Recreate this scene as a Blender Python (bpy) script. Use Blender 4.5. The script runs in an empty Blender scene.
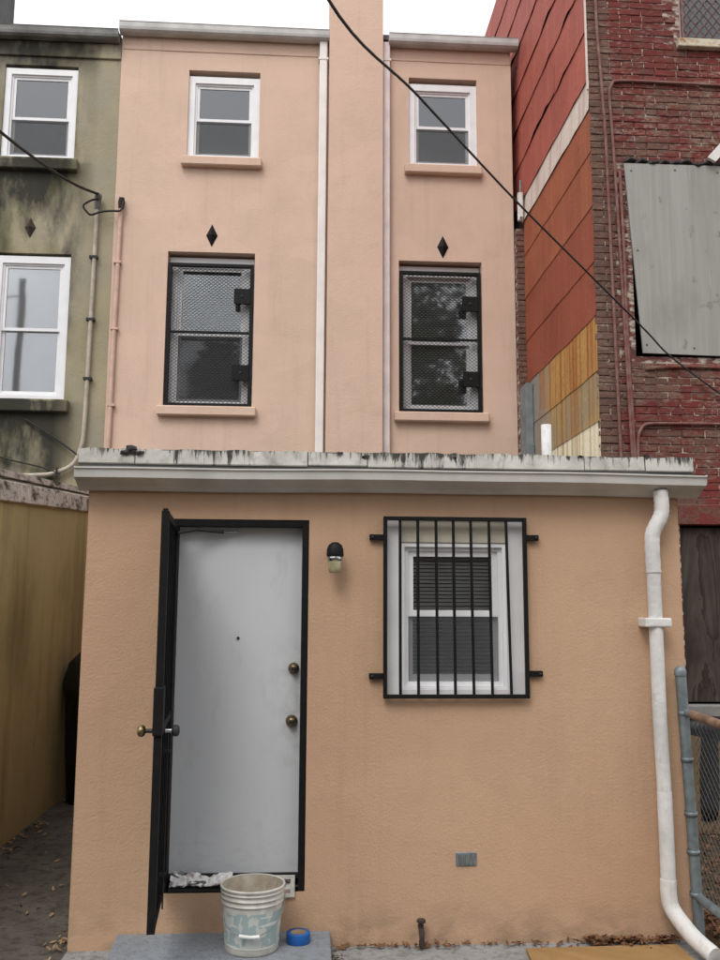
import bpy, bmesh, math, random
from mathutils import Matrix, Vector, noise as mn
R = math.radians
rnd = random.Random(7)
sc = bpy.context.scene
COL = sc.collection

# ------------------------------------------------------------------ camera
def aim(pitch, yaw, roll):
    cp, sp, cy, sy = math.cos(pitch), math.sin(pitch), math.cos(yaw), math.sin(yaw)
    fw = Vector((sy*cp, cy*cp, sp)); r = Vector((cy, -sy, 0)); u = r.cross(fw)
    c, s = math.cos(roll), math.sin(roll)
    r, u = c*r + s*u, -s*r + c*u
    return Matrix(((r.x, u.x, -fw.x), (r.y, u.y, -fw.y), (r.z, u.z, -fw.z)))
cd = bpy.data.cameras.new('camera'); cam = bpy.data.objects.new('camera', cd); COL.objects.link(cam)
cam.matrix_world = Matrix.Translation((0, -5.1, 1.79)) @ aim(R(8.12), R(3.59), R(.29)).to_4x4()
cd.sensor_fit = 'HORIZONTAL'; cd.sensor_width = 36; cd.lens = 45; cd.clip_end = 1000; cd.clip_start = .05
sc.camera = cam

# ------------------------------------------------------------------ sky, sun, exposure
SUN_EL, SUN_AZ = 52, 205            # azimuth clockwise from +Y
w = bpy.data.worlds.new('World'); sc.world = w; w.use_nodes = True
nt = w.node_tree; bg = nt.nodes['Background']
sky = nt.nodes.new('ShaderNodeTexSky'); sky.sky_type = 'NISHITA'; sky.sun_disc = False
sky.sun_elevation = R(SUN_EL); sky.sun_rotation = R(SUN_AZ); sky.air_density = 1.0; sky.dust_density = 6.0; sky.ozone_density = 1.0
hs = nt.nodes.new('ShaderNodeHueSaturation'); hs.inputs['Saturation'].default_value = .12   # an overcast, colourless sky
deck = nt.nodes.new('ShaderNodeMix'); deck.data_type = 'RGBA'; deck.inputs[0].default_value = .8       # an even, bright cloud deck over it
deck.inputs[7].default_value = (8.4, 8.45, 8.7, 1)
nt.links.new(sky.outputs[0], hs.inputs['Color']); nt.links.new(hs.outputs[0], deck.inputs[6]); nt.links.new(deck.outputs[2], bg.inputs['Color'])
bg.inputs['Strength'].default_value = .15
sd = bpy.data.lights.new('sun', 'SUN'); sd.energy = 1.0; sd.angle = R(24); sd.color = (1, .96, .91)
sun = bpy.data.objects.new('sun', sd); COL.objects.link(sun)
dv = Vector((math.sin(R(SUN_AZ))*math.cos(R(SUN_EL)), math.cos(R(SUN_AZ))*math.cos(R(SUN_EL)), math.sin(R(SUN_EL))))
sun.rotation_euler = dv.to_track_quat('Z', 'Y').to_euler()
vs = sc.view_settings; vs.view_transform = 'Standard'; vs.look = 'None'; vs.gamma = 1; vs.exposure = .36; vs.use_curve_mapping = False

# ------------------------------------------------------------------ material helpers
class NT:
    def __init__(s, name):
        s.m = bpy.data.materials.new(name); s.m.use_nodes = True; s.t = s.m.node_tree
        s.b = s.t.nodes['Principled BSDF']; s.out = s.t.nodes['Material Output']; s._p = None
    def n(s, ty, **kw):
        nd = s.t.nodes.new(ty)
        for k, v in kw.items(): setattr(nd, k, v)
        return nd
    def put(s, sock, v):
        if hasattr(v, 'links') or hasattr(v, 'is_linked'): s.t.links.new(v, sock)
        else:
            if isinstance(v, tuple) and len(v) == 3 and sock.type == 'RGBA': v = (*v, 1)
            sock.default_value = v
    @property
    def pos(s):
        if not s._p: s._p = s.n('ShaderNodeNewGeometry').outputs['Position']
        return s._p
    def scaled(s, sx, sy, sz, off=0.0):
        m = s.n('ShaderNodeMapping'); m.inputs['Scale'].default_value = (sx, sy, sz); m.inputs['Location'].default_value = (off, off*.7, off*1.3)
        s.put(m.inputs['Vector'], s.pos); return m.outputs[0]
    def noise(s, scale=(1, 1, 1), detail=4, rough=.55, off=0.0, dist=0.0):
        if not isinstance(scale, tuple): scale = (scale,)*3
        q = s.n('ShaderNodeTexNoise'); q.inputs['Scale'].default_value = 1; q.inputs['Detail'].default_value = detail
        q.inputs['Roughness'].default_value = rough; q.inputs['Distortion'].default_value = dist
        s.put(q.inputs['Vector'], s.scaled(*scale, off=off)); return q.outputs['Fac']
    def step(s, v, a, b, lo=0.0, hi=1.0):
        q = s.n('ShaderNodeMapRange'); s.put(q.inputs[0], v); s.put(q.inputs[1], a); s.put(q.inputs[2], b)
        s.put(q.inputs[3], lo); s.put(q.inputs[4], hi); q.clamp = True; return q.outputs[0]
    def math(s, op, a, b=0.0):
        q = s.n('ShaderNodeMath', operation=op); s.put(q.inputs[0], a); s.put(q.inputs[1], b); return q.outputs[0]
    def mix(s, f, a, b, mode='MIX'):
        q = s.n('ShaderNodeMix', data_type='RGBA', blend_type=mode); s.put(q.inputs[0], f); s.put(q.inputs[6], a); s.put(q.inputs[7], b); return q.outputs[2]
    def xyz(s):
        q = s.n('ShaderNodeSeparateXYZ'); s.put(q.inputs[0], s.pos); return q.outputs
    def bump(s, h, strength=.3, dist=.01):
        q = s.n('ShaderNodeBump'); q.inputs['Strength'].default_value = strength; q.inputs['Distance'].default_value = dist
        s.put(q.inputs['Height'], h); s.put(s.b.inputs['Normal'], q.outputs[0]); return q
    def done(s, col=None, rough=.8, metal=0.0, spec=.4):
        if col is not None: s.put(s.b.inputs['Base Color'], col)
        s.put(s.b.inputs['Roughness'], rough); s.put(s.b.inputs['Metallic'], metal); s.put(s.b.inputs['Specular IOR Level'], spec)
        return s.m

def simple(name, col, rough=.6, metal=0.0, var=.15, vs_=8.0, bump=0.0, bs=60.0, spec=.4, dark=None):
    t = NT(name); f = t.noise(vs_, 5)
    c2 = dark or tuple(c*(1-var*1.6) for c in col)
    c = t.mix(t.step(f, .35, .75), tuple(min(1, x*(1+var*.25)) for x in col), c2)
    if bump: t.bump(t.noise(bs, 3), bump, .004)
    return t.done(c, t.step(t.noise(vs_*2.3, 3), .3, .7, max(rough-.1, .05), min(1, rough+.1)), metal, spec)

def stucco(name, a, b, grit, gs, blot=.5, streaks=.0):
    t = NT(name)
    c = t.mix(t.step(t.noise(.9, 5, .6), .35, .7), a, b)
    c = t.mix(t.math('MULTIPLY', t.step(t.noise((5, 5, 2.2), 5, .65, 3.1), .52, .75), blot), c, tuple(x*.80 for x in a))
    c = t.mix(t.math('MULTIPLY', t.step(t.noise((9, 9, .5), 4, .6, 8.0), .55, .8), streaks), c, tuple(x*.55 for x in b))
    x, y, z = t.xyz()
    spl = t.math('MULTIPLY', t.step(z, .26, .02), t.step(t.noise((6, 6, 9), 5, .65, 12.), .42, .62))
    c = t.mix(t.math('MULTIPLY', spl, .45), c, (.16, .12, .085))
    pat = t.step(t.noise((1.4, 1.4, 1.9), 2, .3, 21.), .585, .60)          # touched-up patches
    c = t.mix(t.math('MULTIPLY', pat, .2), c, tuple(min(1, v*1.10) for v in a))
    n1 = t.noise(gs, 4, .6); n2 = t.noise(gs*.22, 3, .5, 5.0); n3 = t.noise(2.2, 2, .5, 2.0)
    h = t.math('ADD', t.math('ADD', t.math('MULTIPLY', n1, .8), t.math('MULTIPLY', n2, .5)), t.math('MULTIPLY', n3, 2.0))
    t.bump(h, grit, .02)
    return t.done(c, .85, spec=.25)

M = {}
M['pink'] = stucco('pink_painted_render', (.655, .472, .372), (.59, .437, .335), .30, 60, .4, .25)
M['peach'] = stucco('peach_pebbled_render', (.51, .335, .218), (.475, .305, .195), .26, 70, .35, .22)  # own peach hue; the darker tone also carries the addition's weaker light
def m_olive():
    t = NT('olive_mouldy_render'); x, y, z = t.xyz()
    c = t.mix(t.step(t.noise(1.3, 5, .6), .35, .7), (.37, .32, .215), (.295, .26, .175))
    grey = t.step(t.noise((1.6, 1.6, .9), 5, .6, 4.0), .45, .68)
    c = t.mix(t.math('MULTIPLY', grey, .8), c, (.30, .285, .235))
    lft = t.step(x, -2.50, -2.85)                      # mould grows on the window side, not at the party line
    moss = t.math('MULTIPLY', t.step(t.noise((1.9, 1.9, .8), 4, .55, 9.0), .42, .62), lft)
    c = t.mix(t.math('MULTIPLY', moss, .8), c, (.095, .092, .034))
    und = t.math('MAXIMUM', t.math('MULTIPLY', t.step(z, 5.95, 6.85), t.step(z, 7.02, 6.98)), t.math('MULTIPLY', t.step(z, 3.2, 3.95), t.step(z, 4.12, 4.08)))   # runs below the sills
    blk = t.math('MULTIPLY', t.step(t.math('ADD', t.noise((2.4, 2.4, .9), 5, .6, 13.0), t.math('MULTIPLY', und, .13)), .45, .62), lft)
    c = t.mix(t.math('MULTIPLY', blk, .93), c, (.028, .028, .024))
    top = t.math('MULTIPLY', t.step(z, 8.05, 8.45), t.step(t.noise((2.2, 2.2, 1.0), 5, .6, 1.0), .36, .54))
    c = t.mix(t.math('MULTIPLY', top, .85), c, (.035, .033, .03))
    t.bump(t.math('ADD', t.noise(40, 4), t.noise(6, 4, .5, 2.)), .35, .015)
    return t.done(c, .9, spec=.2)
M['olive'] = m_olive()
def m_tan():
    t = NT('tan_streaked_render')
    c = t.mix(t.step(t.noise((1.2, 1.2, .5), 5), .35, .7), (.52, .43, .225), (.42, .345, .175))
    c = t.mix(t.math('MULTIPLY', t.step(t.noise((2, 2.6, .35), 5, .6, 6.), .50, .74), .7), c, (.14, .11, .06))
    c = t.mix(t.math('MULTIPLY', t.step(t.noise((1.5, 1.1, .7), 5, .6, 16.), .5, .7), .5), c, (.13, .125, .055))
    t.bump(t.noise(35, 4), .25, .01)
    return t.done(c, .9, spec=.2)
M['tan'] = m_tan()
def m_weathered(name, base, mould, sx, lo, hi, amt):
    t = NT(name)
    c = t.mix(t.step(t.noise((3, 3, 3), 5), .35, .7), base, tuple(v*.72 for v in base))
    c = t.mix(t.math('MULTIPLY', t.step(t.noise(sx, 6, .7, 3.3), lo, hi), amt), c, mould)
    c = t.mix(t.math('MULTIPLY', t.step(t.noise((26, 26, 14), 5, .6, 7.), .55, .7), .6), c, tuple(v*1.6 for v in mould))
    t.bump(t.noise(30, 5), .4, .01)
    return t.done(c, .8, spec=.25)
M['coping'] = m_weathered('mouldy_white_coping_paint', (.66, .61, .56), (.035, .03, .026), (9, 4, 10), .47, .6, .95)
def m_flash():
    t = NT('streaked_white_flashing'); x, y, z = t.xyz()
    c = t.mix(t.step(t.noise(4, 5), .35, .7), (.60, .585, .54), (.40, .39, .355))
    edge = t.step(z, 2.610, 2.675, -.05, .10)                     # runs start at the top lip and peter out downwards
    k = t.math('ADD', t.noise((42, 42, 3.0), 6, .72, 3.3), edge)
    k = t.math('MAXIMUM', k, t.math('ADD', t.noise((17, 17, 1.6), 5, .7, 14.), t.step(z, 2.595, 2.675, -.02, .03)))
    k = t.math('ADD', k, t.step(t.noise((2.2, 2.2, 2), 3, .5, 6.), .35, .65, -.10, .08))
    c = t.mix(t.math('MULTIPLY', t.step(k, .545, .63), .95), c, (.028, .026, .023))
    c = t.mix(t.math('MULTIPLY', t.step(t.noise((14, 14, 9), 5, .6, 9.), .55, .68), .5), c, (.20, .175, .14))
    t.bump(t.noise(30, 5), .4, .01); return t.done(c, .8, spec=.25)
M['flashing'] = m_flash()
M['gutter'] = simple('white_aluminium', (.60, .585, .55), .45, 0, .12, 5)
M['gutter_dull'] = simple('dull_grey_gutter', (.19, .19, .18), .6, 0, .4, 4, .2)
M['gutter_grey'] = simple('pale_grey_gutter', (.52, .51, .49), .5, 0, .22, 4)
M['pipe_white'] = m_weathered('white_pipe_paint', (.74, .73, .71), (.30, .28, .25), (14, 14, 5), .60, .75, .45)
M['pipe_cream'] = simple('cream_white_downspout', (.78, .73, .70), .45, 0, .08, 4)
M['pipe_lilac'] = simple('pale_lilac_pipe_paint', (.74, .655, .635), .6, 0, .12, 5)
M['vinyl'] = simple('white_vinyl', (.78, .78, .79), .4, 0, .06, 6, spec=.5)
M['trim_grey'] = simple('white_trim_boards', (.66, .65, .65), .55, 0, .08, 5)
M['trim_beige'] = simple('beige_filler_board', (.50, .46, .37), .6, 0, .12, 5)
M['blind'] = simple('blind_slats', (.90, .89, .87), .6, 0, .08, 6)
M['shade'] = simple('white_window_shade', (.88, .88, .88), .8, 0, .06, 3)
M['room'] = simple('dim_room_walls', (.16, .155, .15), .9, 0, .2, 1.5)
M['black'] = simple('black_iron_paint', (.007, .0065, .0065), .62, 0, .3, 20, .25, 120, spec=.22)
M['dark_panel'] = simple('dark_steel_sheet', (.03, .03, .031), .6, 0, .3, 12)
M['steel'] = simple('galvanised_steel', (.20, .235, .245), .5, .3, .25, 18, .1)
M['rusty'] = simple('rusting_rail', (.26, .17, .12), .8, .2, .5, 14, .3, dark=(.10, .045, .025))
M['anchor_brown'] = simple('dark_rusted_iron', (.055, .035, .03), .9, 0, .3, 20)
M['ply_brown'] = simple('weathered_brown_board', (.17, .115, .06), .9, 0, .3, 6, .4, 40)
M['wire_grey'] = simple('dull_wire', (.09, .095, .095), .6, .2, .2, 20)
M['brass'] = simple('aged_brass', (.26, .20, .11), .4, .9, .35, 40)
M['chrome'] = simple('dull_chrome', (.5, .5, .48), .25, 1, .2, 30)
def m_door():
    t = NT('white_door_paint'); x, y, z = t.xyz()
    c = t.mix(t.step(t.noise((1.6, 1.6, 1.1), 4), .35, .7), (.60, .615, .63), (.555, .57, .585))
    c = t.mix(t.math('MULTIPLY', t.step(t.noise((7, 7, 3), 6, .7, 4.), .56, .72), .35), c, (.40, .40, .39))
    grime = t.math('MULTIPLY', t.math('MULTIPLY', t.step(x, -.20, -.03), t.math('MULTIPLY', t.step(z, .8, 1.1), t.step(z, 1.65, 1.5))), t.step(t.noise(14, 5, .6, 8.), .40, .65))
    c = t.mix(t.math('MULTIPLY', grime, .45), c, (.30, .285, .26))
    kick = t.math('MULTIPLY', t.step(z, .75, .36), t.step(t.noise((12, 12, 30), 5, .7, 17.), .50, .62))
    c = t.mix(t.math('MULTIPLY', kick, .15), c, (.25, .245, .24))
    t.bump(t.noise((3, 3, 2), 3), .08, .01); return t.done(c, .5)
M['door'] = m_door()
M['concrete'] = simple('concrete', (.27, .265, .255), .9, 0, .25, 3, .5, 50)
M['bucket'] = simple('stained_white_plastic', (.60, .58, .52), .45, 0, .2, 16)
M['bucket_in'] = simple('dried_compound', (.30, .25, .19), .9, 0, .5, 16, .4, 40, dark=(.55, .5, .42))
M['tape'] = simple('blue_tape', (.012, .10, .36), .55, 0, .15, 30)
M['card'] = simple('cardboard_core', (.30, .22, .14), .9)
M['jar'] = simple('yellowed_glass_jar', (.38, .34, .20), .2, 0, .25, 30, spec=.6)
M['grip'] = simple('white_grip', (.78, .77, .74), .5)
M['wire'] = simple('dark_wire', (.02, .018, .017), .6)
M['conduit'] = simple('tan_conduit', (.46, .41, .33), .6, 0, .2, 10)
M['conduit_pink'] = simple('pink_painted_conduit', (.60, .42, .34), .7, 0, .12, 10)
M['conduit_red'] = simple('red_painted_conduit', (.15, .048, .042), .75, 0, .5, 16, .3, dark=(.24, .15, .125))
M['roof'] = simple('grey_roofing', (.13, .13, .125), .95, 0, .3, 3, .5, 30)
M['binplastic'] = simple('black_plastic', (.012, .012, .013), .5, 0, .3, 6)
M['grit_grey'] = simple('blue_grey_flashing', (.20, .22, .225), .7, 0, .25, 6, .2)
M['sill_peel'] = m_weathered('peeling_cream_sill', (.62, .56, .44), (.30, .14, .05), (9, 9, 14), .48, .6, .9)
M['bark'] = simple('bark', (.10, .075, .055), .95, 0, .4, 8, .6, 25)
M['polewood'] = simple('pole_wood', (.17, .145, .12), .9, 0, .4, 6, .3)
def m_bag():
    t = NT('crumpled_plastic')
    c = t.mix(t.step(t.noise((11, 11, 16), 3, .5, 2., .6), .50, .60), (.70, .69, .67), (.30, .22, .21))
    c = t.mix(t.step(t.noise((14, 14, 40), 2, .5, 8., .6), .58, .62), c, (.06, .05, .05))
    t.bump(t.noise(22, 2, .5, 0, 1.), .5, .015); return t.done(c, .3, spec=.6)
M['bag'] = m_bag()

def m_leaf(name, a, b):
    t = NT(name); q = t.noise(9, 3)
    return t.done(t.mix(t.step(q, .35, .65), a, b), .75, spec=.2)
M['leaf_brown'] = m_leaf('dry_leaves', (.22, .11, .055), (.10, .05, .03))
M['leaf_tan'] = m_leaf('dry_pale_leaves', (.34, .22, .12), (.20, .12, .07))
M['leaf_green'] = m_leaf('tree_leaves', (.06, .085, .025), (.10, .11, .035))

def m_glass(ior=2.15):
    t = NT('window_glass'); t.t.nodes.remove(t.b)
    g = t.n('ShaderNodeBsdfGlossy'); g.inputs['Roughness'].default_value = .035; g.inputs['Color'].default_value = (.94, .97, 1, 1)
    tr = t.n('ShaderNodeBsdfTransparent'); tr.inputs['Color'].default_value = (.98, .985, .985, 1)
    fr = t.n('ShaderNodeFresnel'); fr.inputs['IOR'].default_value = ior
    bm_ = t.n('ShaderNodeBump'); bm_.inputs['Strength'].default_value = .05; bm_.inputs['Distance'].default_value = .02
    t.put(bm_.inputs['Height'], t.noise(1.6, 2)); t.put(g.inputs['Normal'], bm_.outputs[0])
    mx = t.n('ShaderNodeMixShader'); t.put(mx.inputs[0], fr.outputs[0]); t.put(mx.inputs[1], tr.outputs[0]); t.put(mx.inputs[2], g.outputs[0])
    t.put(t.out.inputs['Surface'], mx.outputs[0]); return t.m
M['glass'] = m_glass()
M['glass_dim'] = m_glass(1.35); M['glass_near'] = m_glass(1.55)
def m_screen():
    t = NT('insect_screen'); t.t.nodes.remove(t.b)
    d = t.n('ShaderNodeBsdfDiffuse'); d.inputs['Color'].default_value = (.13, .135, .14, 1)
    tr = t.n('ShaderNodeBsdfTransparent'); mx = t.n('ShaderNodeMixShader'); mx.inputs[0].default_value = .30
    t.put(mx.inputs[1], tr.outputs[0]); t.put(mx.inputs[2], d.outputs[0]); t.put(t.out.inputs['Surface'], mx.outputs[0]); return t.m
M['screen'] = m_screen()

def m_brick():
    t = NT('worn_red_painted_brick'); x, y, z = t.xyz()
    oi = t.n('ShaderNodeObjectInfo').outputs['Random']
    bare = t.mix(oi, (.13, .075, .058), (.20, .105, .075))
    bare = t.mix(t.step(t.noise(45, 4), .4, .7), bare, (.085, .055, .047))
    paint = t.mix(t.step(t.noise(3.0, 4, .5, 2.), .35, .7), (.165, .036, .030), (.12, .030, .027))
    keep = t.noise((3.2, 3.2, 4.5), 5, .6, 11.)
    fine = t.noise((30, 30, 60), 5, .65, 4.)
    bias = t.math('ADD', t.step(z, 6.3, 6.9, .015, .085), t.step(x, 2.82, 2.74, 0., -.14))
    k = t.math('ADD', t.math('ADD', t.math('MULTIPLY', keep, .6), t.math('MULTIPLY', fine, .45)), bias)
    c = t.mix(t.step(k, .50, .56), bare, paint)
    chalk = t.math('MULTIPLY', t.step(t.noise((18, 18, 55), 6, .7, 21.), .51, .60), t.step(t.noise((1.6, 1.6, 2.2), 4, .6, 31.), .40, .64))
    c = t.mix(t.math('MULTIPLY', chalk, .75), c, (.29, .215, .175))
    t.bump(t.noise(70, 5, .65), .5, .006)
    return t.done(c, .9, spec=.2)
M['brick'] = m_brick()
def m_mortar():
    t = NT('patchy_painted_mortar')
    c = t.mix(t.step(t.noise((7, 7, 22), 5, .65, 5.), .46, .60), (.15, .055, .05), (.50, .44, .37))
    c = t.mix(t.step(t.noise(14, 5, .6, 9.), .52, .62), c, (.09, .05, .045))
    t.bump(t.noise(60, 4), .5, .006); return t.done(c, .95, spec=.15)
M['mortar'] = m_mortar()

def m_siding(name, a, b, streak, samt):
    t = NT(name)
    c = t.mix(t.step(t.noise((1.5, 1.2, 1.5), 4), .35, .7), a, b)
    c = t.mix(t.math('MULTIPLY', t.step(t.noise((8, 11, .22), 5, .65, 4.), .47, .62), samt), c, streak)
    c = t.mix(t.math('MULTIPLY', t.step(t.noise((40, 40, 9), 4, .6, 14.), .60, .72), .5), c, tuple(min(1, v*1.8) for v in a))
    if 'khaki' in name or 'yellow' in name:                 # zinc shows through at the far end
        x, y, z = t.xyz()
        zn = t.math('MULTIPLY', t.step(t.math('ADD', y, t.math('MULTIPLY', t.noise((4, 4, 2), 4, .6, 44.), 2.0)), 4.9, 5.6), .85)
        c = t.mix(zn, c, (.27, .275, .25))
    fl = t.math('MULTIPLY', t.step(t.noise((30, 30, 22), 6, .75, 24.), .57, .64), t.step(t.noise((2.2, 2.2, 1.6), 4, .6, 33.), .42, .62))
    c = t.mix(t.math('MULTIPLY', fl, .8), c, tuple(v*.30 for v in b))
    t.bump(t.math('ADD', t.noise((34, 34, 24), 5, .7), t.math('MULTIPLY', t.noise((5, 5, 3), 3, .5, 3.), 1.5)), .7, .014)
    return t.done(c, .75, spec=.3)
M['sd_red'] = m_siding('red_painted_sheet', (.40, .10, .072), (.32, .078, .058), (.46, .17, .13), .25)
M['sd_orange'] = m_siding('faded_orange_red_sheet', (.36, .105, .050), (.29, .080, .040), (.40, .17, .08), .3)
M['sd_rust'] = m_siding('rough_russet_sheet', (.31, .078, .042), (.25, .062, .036), (.36, .12, .06), .3)
M['sd_yellow'] = m_siding('rust_streaked_yellow_sheet', (.50, .28, .085), (.42, .21, .065), (.33, .10, .025), 1.)
M['sd_olive'] = m_siding('rust_streaked_khaki_sheet', (.46, .31, .12), (.28, .25, .19), (.36, .15, .04), 1.)
M['sd_cream'] = m_siding('cream_sheet', (.90, .83, .62), (.88, .80, .58), (.42, .26, .10), .75)
M['sd_white'] = m_siding('white_painted_board', (.70, .60, .53), (.62, .52, .47), (.40, .24, .20), .45)
M['sd_back'] = simple('tar_paper', (.018, .014, .013), .95)

def m_wood(name, a, b, sx, sz, dist=1.5):
    t = NT(name)
    f = t.noise((sx, sx, sz), 6, .6, 3., dist)
    wv = t.math('FRACT', t.math('MULTIPLY', f, 9.0))
    c = t.mix(t.step(wv, .1, .9), a, b)
    c = t.mix(t.math('MULTIPLY', t.step(t.noise(2.5, 4, .5, 7.), .45, .7), .5), c, tuple(v*.75 for v in a))
    t.bump(f, .3, .004); return t.done(c, .8, spec=.25)
def m_board():
    t = NT('weathered_grey_plywood')
    c = t.mix(t.step(t.noise((20, 20, .8), 5, .6, 2.), .35, .7), (.335, .33, .305), (.275, .27, .245))
    c = t.mix(t.math('MULTIPLY', t.step(t.noise((2.2, 2.2, 1.1), 5, .65, 6.), .48, .70), .6), c, (.215, .205, .18))
    c = t.mix(t.math('MULTIPLY', t.step(t.noise((7, 7, 6), 3, .5, 15.), .66, .74), .7), c, (.12, .11, .095))
    c = t.mix(t.math('MULTIPLY', t.step(t.noise((34, 34, 1.6), 5, .7, 19.), .60, .70), .4), c, (.44, .43, .40))
    t.bump(t.noise((24, 24, 2), 5), .4, .004); return t.done(c, .85, spec=.2)
M['ply_grey'] = m_board()
M['ply_dark'] = m_wood('dark_stained_plywood', (.030, .022, .019), (.075, .058, .048), 1.7, .45, 2.)
M['ply_new'] = m_wood('yellow_plywood', (.33, .20, .085), (.28, .165, .065), .9, 6.)
M['wood_white'] = m_wood('white_painted_plank', (.72, .70, .66), (.66, .64, .60), 9, 1.)

def m_ground(name, a, b, c_, s):
    t = NT(name)
    c = t.mix(t.step(t.noise(s, 6, .65), .38, .66), a, b)
    c = t.mix(t.math('MULTIPLY', t.step(t.noise(s*4.5, 6, .7, 4.), .5, .64), .8), c, c_)
    t.bump(t.math('ADD', t.noise(s*9, 5), t.noise(s*1.6, 3, .5, 3.)), .6, .02); return t.done(c, .95, spec=.15)
M['ground'] = m_ground('leafy_earth', (.11, .08, .05), (.07, .052, .036), (.17, .11, .06), 4)
M['alley'] = m_ground('dirty_concrete_path', (.115, .105, .09), (.075, .068, .058), (.045, .038, .03), 3)
M['apron'] = m_ground('grey_yard_concrete', (.30, .30, .295), (.25, .25, .245), (.17, .155, .135), 5)
M['stepc'] = m_ground('blue_grey_painted_step', (.245, .265, .29), (.215, .235, .255), (.17, .175, .18), 6)
def m_label():
    t = NT('worn_printed_bucket_label')
    c = t.mix(t.step(t.noise((24, 24, 16), 2, .4, 2.), .44, .48), (.50, .52, .49), (.31, .39, .39))
    c = t.mix(t.step(t.noise((6, 6, 70), 2, .4, 5.), .60, .64), c, (.62, .62, .58))
    return t.done(c, .5)
M['label'] = m_label()

# ------------------------------------------------------------------ mesh helpers
def box(bm, x0, x1, y0, y1, z0, z1):
    if x0 > x1: x0, x1 = x1, x0
    if y0 > y1: y0, y1 = y1, y0
    if z0 > z1: z0, z1 = z1, z0
    v = [bm.verts.new(p) for p in ((x0, y0, z0), (x1, y0, z0), (x1, y1, z0), (x0, y1, z0), (x0, y0, z1), (x1, y0, z1), (x1, y1, z1), (x0, y1, z1))]
    for f in ((0, 3, 2, 1), (4, 5, 6, 7), (0, 1, 5, 4), (1, 2, 6, 5), (2, 3, 7, 6), (3, 0, 4, 7)): bm.faces.new([v[i] for i in f])
    return v
def ring(bm, x0, x1, y0, y1, z0, z1, l, r=None, t=None, b=None):
    r = l if r is None else r; t = l if t is None else t; b = l if b is None else b
    box(bm, x0, x0+l, y0, y1, z0, z1); box(bm, x1-r, x1, y0, y1, z0, z1)
    box(bm, x0+l, x1-r, y0, y1, z1-t, z1); box(bm, x0+l, x1-r, y0, y1, z0, z0+b)
def tube(bm, pts, r, seg=8, cap=True):
    pts = [Vector(p) for p in pts]; rs = r if isinstance(r, (list, tuple)) else [r]*len(pts); loops = []
    ref = None
    for i, p in enumerate(pts):
        d = (pts[min(i+1, len(pts)-1)] - pts[max(i-1, 0)]).normalized()
        if ref is None: ref = d.orthogonal().normalized()
        u = (ref - d*ref.dot(d)).normalized(); ref = u; v = d.cross(u)
        loops.append([bm.verts.new(p + (u*math.cos(2*math.pi*k/seg) + v*math.sin(2*math.pi*k/seg))*rs[i]) for k in range(seg)])
    for a, b in zip(loops, loops[1:]):
        for k in range(seg):
            f = bm.faces.new((a[k], a[(k+1) % seg], b[(k+1) % seg], b[k])); f.smooth = True
    if cap:
        for lp in (loops[0][::-1], loops[-1]): bm.faces.new([bm.verts.new(v.co) for v in lp])
def lathe(bm, prof, c, seg=32, axis='z'):
    loops = []
    for r, h in prof:
        lp = []
        for k in range(seg):
            a = 2*math.pi*k/seg; p = (r*math.cos(a), r*math.sin(a), h)
            if axis == 'y': p = (p[0], h, p[1])
            lp.append(bm.verts.new((c[0]+p[0], c[1]+p[1], c[2]+p[2])))
        loops.append(lp)
    for a, b in zip(loops, loops[1:]):
        for k in range(seg):
            f = bm.faces.new((a[k], a[(k+1) % seg], b[(k+1) % seg], b[k])); f.smooth = True
    return loops
def extrude_x(bm, prof, x0, x1, n=1, sag=None):
    loops = []
    for i in range(n+1):
        x = x0 + (x1-x0)*i/n; dz = sag(x) if sag else 0
        loops.append([bm.verts.new((x, y, z+dz)) for y, z in prof])
    m = len(prof)
    for a, b in zip(loops, loops[1:]):
        for k in range(m): bm.faces.new((a[k], b[k], b[(k+1) % m], a[(k+1) % m]))
    bm.faces.new(loops[0]); bm.faces.new(loops[-1][::-1])
def bevel(bm, w, seg=1):
    bmesh.ops.bevel(bm, geom=bm.edges[:], offset=w, segments=seg, affect='EDGES', profile=.5)
OFF = {}
def tag(o, label=None, cat=None, group=None, kind=None):
    for k, v in (('label', label), ('category', cat), ('group', group), ('kind', kind)):
        if v: o[k] = v
    return o
def thing(name, label, cat, loc, group=None):
    o = bpy.data.objects.new(name, None); COL.objects.link(o); o.location = loc; o.empty_display_size = .1
    OFF[o] = Vector(loc); return tag(o, label, cat, group)
def obj(name, bm, m, parent=None, loc=None, fixn=True):
    off = OFF[parent] if parent else Vector(loc or (0, 0, 0))
    if fixn: bmesh.ops.recalc_face_normals(bm, faces=bm.faces[:])
    me = bpy.data.meshes.new(name); bmesh.ops.translate(bm, verts=bm.verts[:], vec=-off); bm.to_mesh(me); bm.free()
    for mm in (m if isinstance(m, (list, tuple)) else [m]): me.materials.append(mm if not isinstance(mm, str) else M[mm])
    o = bpy.data.objects.new(name, me); COL.objects.link(o)
    if parent: o.parent = parent
    else: o.location = off
    OFF[o] = off; return o
def bx(name, m, parent, *a, bev=0.0, loc=None):
    b = bmesh.new(); box(b, *a)
    if bev: bevel(b, bev)
    return obj(name, b, m, parent, loc)
def tb(name, m, parent, pts, r, seg=8, loc=None):
    b = bmesh.new(); tube(b, pts, r, seg); return obj(name, b, m, parent, loc)
def smooth_path(pts, n=6):
    P = [Vector(p) for p in pts]; out = []
    for i in range(len(P)-1):
        a, b, c, d = P[max(i-1, 0)], P[i], P[i+1], P[min(i+2, len(P)-1)]
        for k in range(n):
            t = k/n
            out.append(.5*((2*b) + (c-a)*t + (2*a-5*b+4*c-d)*t*t + (3*b-a-3*c+d)*t**3))
    out.append(P[-1]); return out

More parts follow.
